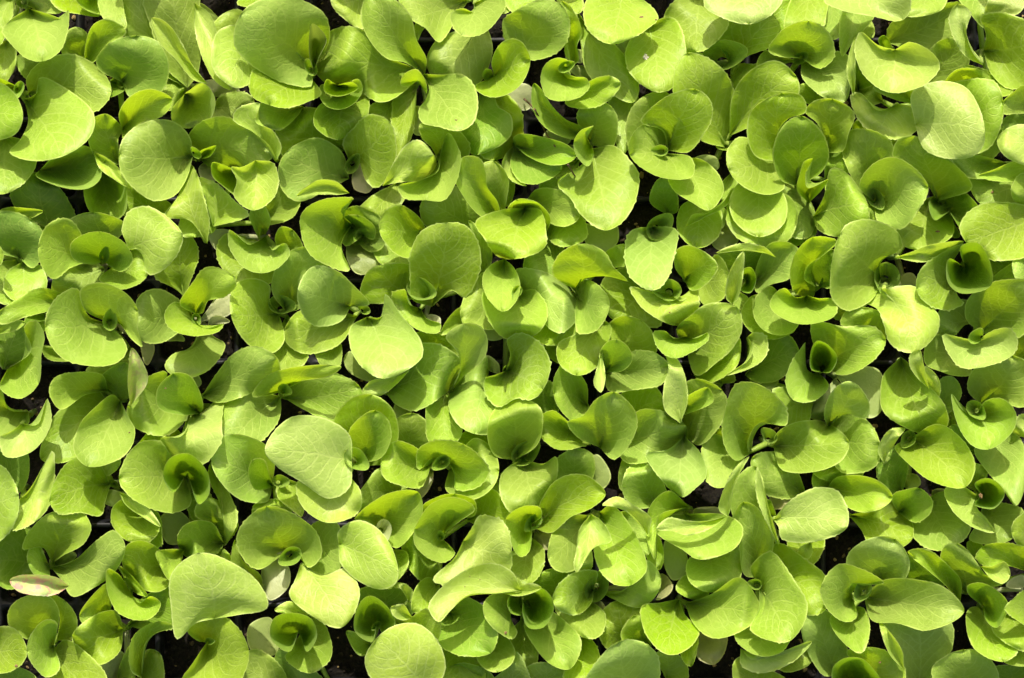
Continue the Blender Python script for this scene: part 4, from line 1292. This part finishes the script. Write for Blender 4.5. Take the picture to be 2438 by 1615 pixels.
# ------------------------------------------------------------------ plants
def tube(path, radii, n=7):
    V, F = [], []
    for k, (p, r) in enumerate(zip(path, radii)):
        p = np.array(p)
        a = np.array(path[min(k + 1, len(path) - 1)]) - np.array(path[max(k - 1, 0)])
        a = a / (np.linalg.norm(a) + 1e-12)
        ref = np.array((0, 0, 1.0)) if abs(a[2]) < 0.9 else np.array((1.0, 0, 0))
        x = np.cross(a, ref); x /= np.linalg.norm(x); y = np.cross(a, x)
        for q in range(n):
            t = 2 * math.pi * q / n
            V.append(p + r * (math.cos(t) * x + math.sin(t) * y))
        if k:
            b = (k - 1) * n
            for q in range(n): F.append((b + q, b + (q + 1) % n, b + n + (q + 1) % n, b + n + q))
    F.append(tuple(range(n - 1, -1, -1))); F.append(tuple((len(path) - 1) * n + q for q in range(n)))
    return V, F

def build_leaf(L, root, origin, crown):
    P, Z = L['P'], L['Z']
    n, m = Z.shape
    Wx = np.empty((n, m, 3))
    sc = FRAME_W / 2438.0 * (CAMZ - Z) / (CAMZ - ZREF)
    Wx[..., 0] = (P[..., 0] - 1219.0) * sc
    Wx[..., 1] = (807.5 - P[..., 1]) * sc
    Wx[..., 2] = Z
    # toothed margin
    tooth = random.uniform(0.0001, 0.0005)
    if L['kind'] == 't': tooth = random.uniform(0.0004, 0.0008)
    if L['kind'] == 'p': tooth = 0
    ph = random.random() * 6
    for row in range(3, n - 3):
        a = (0.5 + 0.5 * math.sin(row * 2.3 + ph)) * (0.5 + 0.5 * random.random())
        if row % 2: a *= 0.15
        for e, q in ((0, 2), (m - 1, m - 3)):
            d = Wx[row, e] - Wx[row, q]
            ln = np.linalg.norm(d)
            if ln > 1e-5: Wx[row, e] += d / ln * min(a * tooth * 1.6, ln * 0.6)
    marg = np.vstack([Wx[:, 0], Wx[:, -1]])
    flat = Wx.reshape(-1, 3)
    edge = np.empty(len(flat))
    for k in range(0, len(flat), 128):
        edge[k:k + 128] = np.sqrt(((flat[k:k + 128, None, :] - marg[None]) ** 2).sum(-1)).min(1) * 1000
    area = 0.0
    F = []
    for a in range(n - 1):
        for b in range(m - 1):
            i = a * m + b
            F.append((i, i + 1, i + m + 1, i + m))
    # face the leaf's top upward
    q = F[(n // 2) * (m - 1) + m // 2]
    A, B, D = flat[q[0]], flat[q[1]], flat[q[3]]
    if np.cross(B - A, D - A)[2] < 0: F = [f[::-1] for f in F]
    nv = len(flat)
    V = [tuple(v) for v in (flat - origin)]
    # petiole down to the crown
    bpt = (Wx[1, m // 2] if L['kind'] != 'p' else Wx[0, m // 2])
    cr = np.array(crown)
    dist = np.linalg.norm(bpt - cr)
    if dist > 0.0012 and dist < 0.03:
        mp = (bpt + cr) / 2; mp[2] = min(bpt[2], cr[2]) * 0.6 + 0.4 * mp[2]
        path = [cr, (cr + 2 * mp + bpt) / 4 * 1.0, bpt, Wx[3, m // 2] - np.array((0, 0, 0.0004)), Wx[8, m // 2] - np.array((0, 0, 0.0005))]
        tv, tf = tube(path, [0.0013, 0.0011, 0.0009, 0.0007, 0.0003], 6)
        V += [tuple(v - origin) for v in tv]
        F += [tuple(i + nv for i in f) for f in tf]
    name = 'seed_leaf' if L['kind'] == 'p' else 'leaf'
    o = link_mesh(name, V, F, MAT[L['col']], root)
    me = o.data
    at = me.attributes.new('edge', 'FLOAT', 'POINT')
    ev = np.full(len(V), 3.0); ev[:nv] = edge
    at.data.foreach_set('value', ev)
    uvl = me.uv_layers.new(name='UVMap')
    U = np.full((len(V), 2), 0.0); U[:, 1] = 0.5
    tt, ss = np.meshgrid(TV, SV, indexing='ij')
    U[:nv, 0] = tt.ravel(); U[:nv, 1] = ss.ravel() * 0.5 + 0.5
    li = np.empty(len(me.loops), int); me.loops.foreach_get('vertex_index', li)
    uvl.data.foreach_set('uv', U[li].ravel())
    return o

def build_heart(h, root, origin, crown):
    x, y, r, lv, col = h
    iy, ix = cells(np.array([[x + r * math.cos(a), y + r * math.sin(a)] for a in np.linspace(0, 6.28, 16)]))
    hz = HM[iy, ix]
    zt = float(np.clip(np.percentile(hz, 65) + 0.0055, 0.018, zlevel(lv) + 0.004))
    s = FRAME_W / 2438.0 * (CAMZ - zt) / (CAMZ - ZREF)
    wx, wy = to_world(x, y, zt)
    R = r * s * 1.38
    N, M = 34, 12
    rot = random.uniform(0, 6.28); sq = random.uniform(0.66, 0.86); lean = random.uniform(0, 6.28)
    cx, cy, cz = crown
    z0 = max(0.012, zt - max(0.010, R * 3.2))
    V, E, U = [], [], []
    for a in range(M):
        t = a / (M - 1)
        for b in range(N):
            f = b / (N - 1)
            th = f * 2 * math.pi * 1.04
            tipf = 0.5 + 0.5 * math.cos((f - 0.5) * 2 * math.pi)      # tallest in the middle of the blade
            rad = R * (0.30 + 0.70 * t ** 1.15) * (1.0 - 0.05 * f) * (1 + 0.38 * t * t * math.exp(-((f - 0.5) / 0.085) ** 2))
            zz = z0 + (zt - z0) * t * (0.72 + 0.28 * tipf)
            lx, ly = rad * math.cos(th), rad * sq * math.sin(th)
            px_, py_ = lx * math.cos(rot) - ly * math.sin(rot), lx * math.sin(rot) + ly * math.cos(rot)
            k = (1 - t)
            tooth = (0.0003 if (b % 2 and a == M - 1) else 0)
            V.append(np.array((wx + px_ + (cx - wx) * k * 0.5, wy + py_ + (cy - wy) * k * 0.5, zz + tooth)) - origin)
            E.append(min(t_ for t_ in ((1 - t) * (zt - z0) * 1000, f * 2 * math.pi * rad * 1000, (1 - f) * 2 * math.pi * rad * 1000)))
            U.append((t, f))
    F = []
    for a in range(M - 1):
        for b in range(N - 1):
            i = a * N + b
            F.append((i, i + 1, i + N + 1, i + N))
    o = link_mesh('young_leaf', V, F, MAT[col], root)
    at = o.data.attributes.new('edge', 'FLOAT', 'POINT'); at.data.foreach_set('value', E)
    uvl = o.data.uv_layers.new(name='UVMap')
    li = np.empty(len(o.data.loops), int); o.data.loops.foreach_get('vertex_index', li)
    uvl.data.foreach_set('uv', np.array(U)[li].ravel())
    return o

GROUP = 'lettuce seedlings growing in the plug tray'
for p in plants:
    cxp, cyp = p['x'], p['y']
    X, Y = to_world(cxp, cyp, 0.011)
    root = bpy.data.objects.new('lettuce_seedling', None)
    C.collection.objects.link(root)
    root.empty_display_size = 0.01
    root.location = (X, Y, -0.004)
    tag(root, p['label'], 'seedling', GROUP)
    origin = np.array((X, Y, -0.004))
    crown = (X, Y, 0.0105)
    jx, jy = random.uniform(-1, 1) * 0.0012, random.uniform(-1, 1) * 0.0012
    tv, tf = tube([(X + jx, Y + jy, -0.006), (X + jx * .6, Y + jy * .6, 0.002), (X, Y, 0.008), (X, Y, 0.0105)], [0.0011, 0.0012, 0.0014, 0.0008], 8)
    link_mesh('stem', [v - origin for v in tv], tf, M_STEM, root)
    for L in p['leaves']: build_leaf(L, root, origin, crown)
    for h in p['hearts']: build_heart(h, root, origin, crown)
    p['root'], p['origin'] = root, origin

# ------------------------------------------------------------------ small loose things
def hgt(px, py):
    iy, ix = cells(np.array([[px, py]])); return float(HM[iy, ix][0])
def bw(px, py, dz=0.0):
    z = hgt(px, py) + dz; x, y = to_world(px, py, z); return np.array((x, y, z))
def stalk(pts, name, label, cat, r=0.00035):
    P = [bw(*q) for q in pts]
    path = []
    for i in range(len(P) - 1):
        for t in np.linspace(0, 1, 7, endpoint=False):
            q = P[i] * (1 - t) + P[i + 1] * t
            path.append(q + np.array((random.uniform(-1, 1), random.uniform(-1, 1), 0)) * 0.00008)
    path.append(P[-1])
    o0 = path[len(path) // 2].copy(); 
    tv, tf = tube(path, [r * (1.25 - 0.5 * k / len(path)) for k in range(len(path))], 6)
    o = link_mesh(name, [v - o0 for v in tv], tf, M_DRY)
    o.location = o0
    tag(o, label, cat)
stalk([(1248, 236, .001), (1275, 262, .0015), (1300, 318, .001), (1322, 350, .0008)], 'dry_stalk', 'thin dry brown stalk crossing the black tray gap between leaves', 'stalk')
stalk([(1352, 392, .0008), (1368, 418, .0008), (1392, 449, .0008)], 'dry_stalk', 'thin dry brown stalk end lying on the large leaf with the shadow across it', 'stalk', 0.0003)

def crumb(px, py, r, name, label, cat, mat, seed):
    rs = random.Random(seed)
    c = bw(px, py, r * 0.6)
    bm = bmesh.new()
    bmesh.ops.create_icosphere(bm, subdivisions=3, radius=r)
    ph = [rs.uniform(0, 6) for _ in range(6)]
    for v in bm.verts:
        d = v.co.normalized()
        f = 1 + 0.30 * math.sin(4 * d.x + ph[0]) * math.sin(5 * d.y + ph[1]) + 0.18 * math.sin(11 * d.z + ph[2]) * math.sin(9 * d.x + ph[3])
        v.co = v.co * f
        v.co.y *= 1.35; v.co.z *= 0.6
    me = bpy.data.meshes.new(name); bm.to_mesh(me); bm.free()
    me.materials.append(mat)
    o = bpy.data.objects.new(name, me); C.collection.objects.link(o); o.location = c
    tag(o, label, cat)
crumb(1537, 136, 0.0009, 'white_crumb', 'small white crumb lying on a smooth flat leaf near the top edge', 'crumb', M_WHITE, 1)
crumb(2335, 1181, 0.0007, 'pink_crumb', 'small pinkish crumb lodged inside the pointed dark funnel leaf', 'crumb', M_SPOT, 2)

def spot(px, py, r, seed):
    """brown mark on a leaf: a part of the nearest seedling"""
    rs = random.Random(seed)
    c = bw(px, py, 0.0002)
    pl = min(plants, key=lambda p: math.dist((p['x'], p['y']), (px, py)))
    n = 11
    V = [c + np.array((0, 0, 0.00012)) - pl['origin']]
    for k in range(n):
        a = 2 * math.pi * k / n; q = r * rs.uniform(.6, 1.3)
        V.append(c + np.array((q * math.cos(a), q * math.sin(a) * .7, -0.0001)) - pl['origin'])
    F = [(0, 1 + k, 1 + (k + 1) % n) for k in range(n)]
    link_mesh('brown_mark', V, F, M_SPOT, pl['root'])
for k, (x, y, r) in enumerate([(1527, 41, .0008), (1562, 47, .0005), (1086, 286, .0004), (946, 548, .0006), (1594, 744, .0005), (2233, 553, .0009), (1201, 1507, .0010), (1119, 1373, .0003), (1143, 1380, .0003), (1107, 1397, .0003), (394, 925, .0004), (308, 1030, .0004), (2095, 1577, .0006), (38, 1586, .0008), (2363, 458, .0007)]):
    spot(x, y, r, k)

# ------------------------------------------------------------------ the next seedlings beyond the frame (they shade the edge of the view)
ring = [(x, -205) for x in range(40, 2440, 178)] + [(x, 1815) for x in range(60, 2440, 182)] + [(-190, y) for y in range(30, 1640, 190)] + [(2625, y) for y in range(30, 1640, 190)]
src = [p for p in plants if 250 < p['x'] < 2190 and 250 < p['y'] < 1370 and 3 <= len(p['leaves']) <= 6]
rr = random.Random(5)
ORD = 'first second third fourth fifth sixth seventh eighth ninth tenth eleventh twelfth thirteenth fourteenth fifteenth'.split()
cnt = {}
for k, (x, y) in enumerate(ring):
    side = 'above the top edge' if y < -100 else 'below the bottom edge' if y > 1700 else 'beyond the left edge' if x < -100 else 'beyond the right edge'
    cnt[side] = cnt.get(side, 0) + 1
    p = src[(k * 7) % len(src)]
    r0 = p['root']
    c = r0.copy(); C.collection.objects.link(c)
    X, Y = to_world(x + rr.uniform(-15, 15), y + rr.uniform(-10, 10), 0.011)
    c.location = (X, Y, r0.location.z)
    c.rotation_euler = (0, 0, rr.uniform(0, 6.28))
    c['label'] = 'border seedling %s, %s from the %s' % (side, ORD[cnt[side] - 1], 'left' if 'top' in side or 'bottom' in side else 'top')
    c['group'] = 'border seedlings outside the photo'
    for ch in r0.children:
        d = ch.copy(); C.collection.objects.link(d); d.parent = c
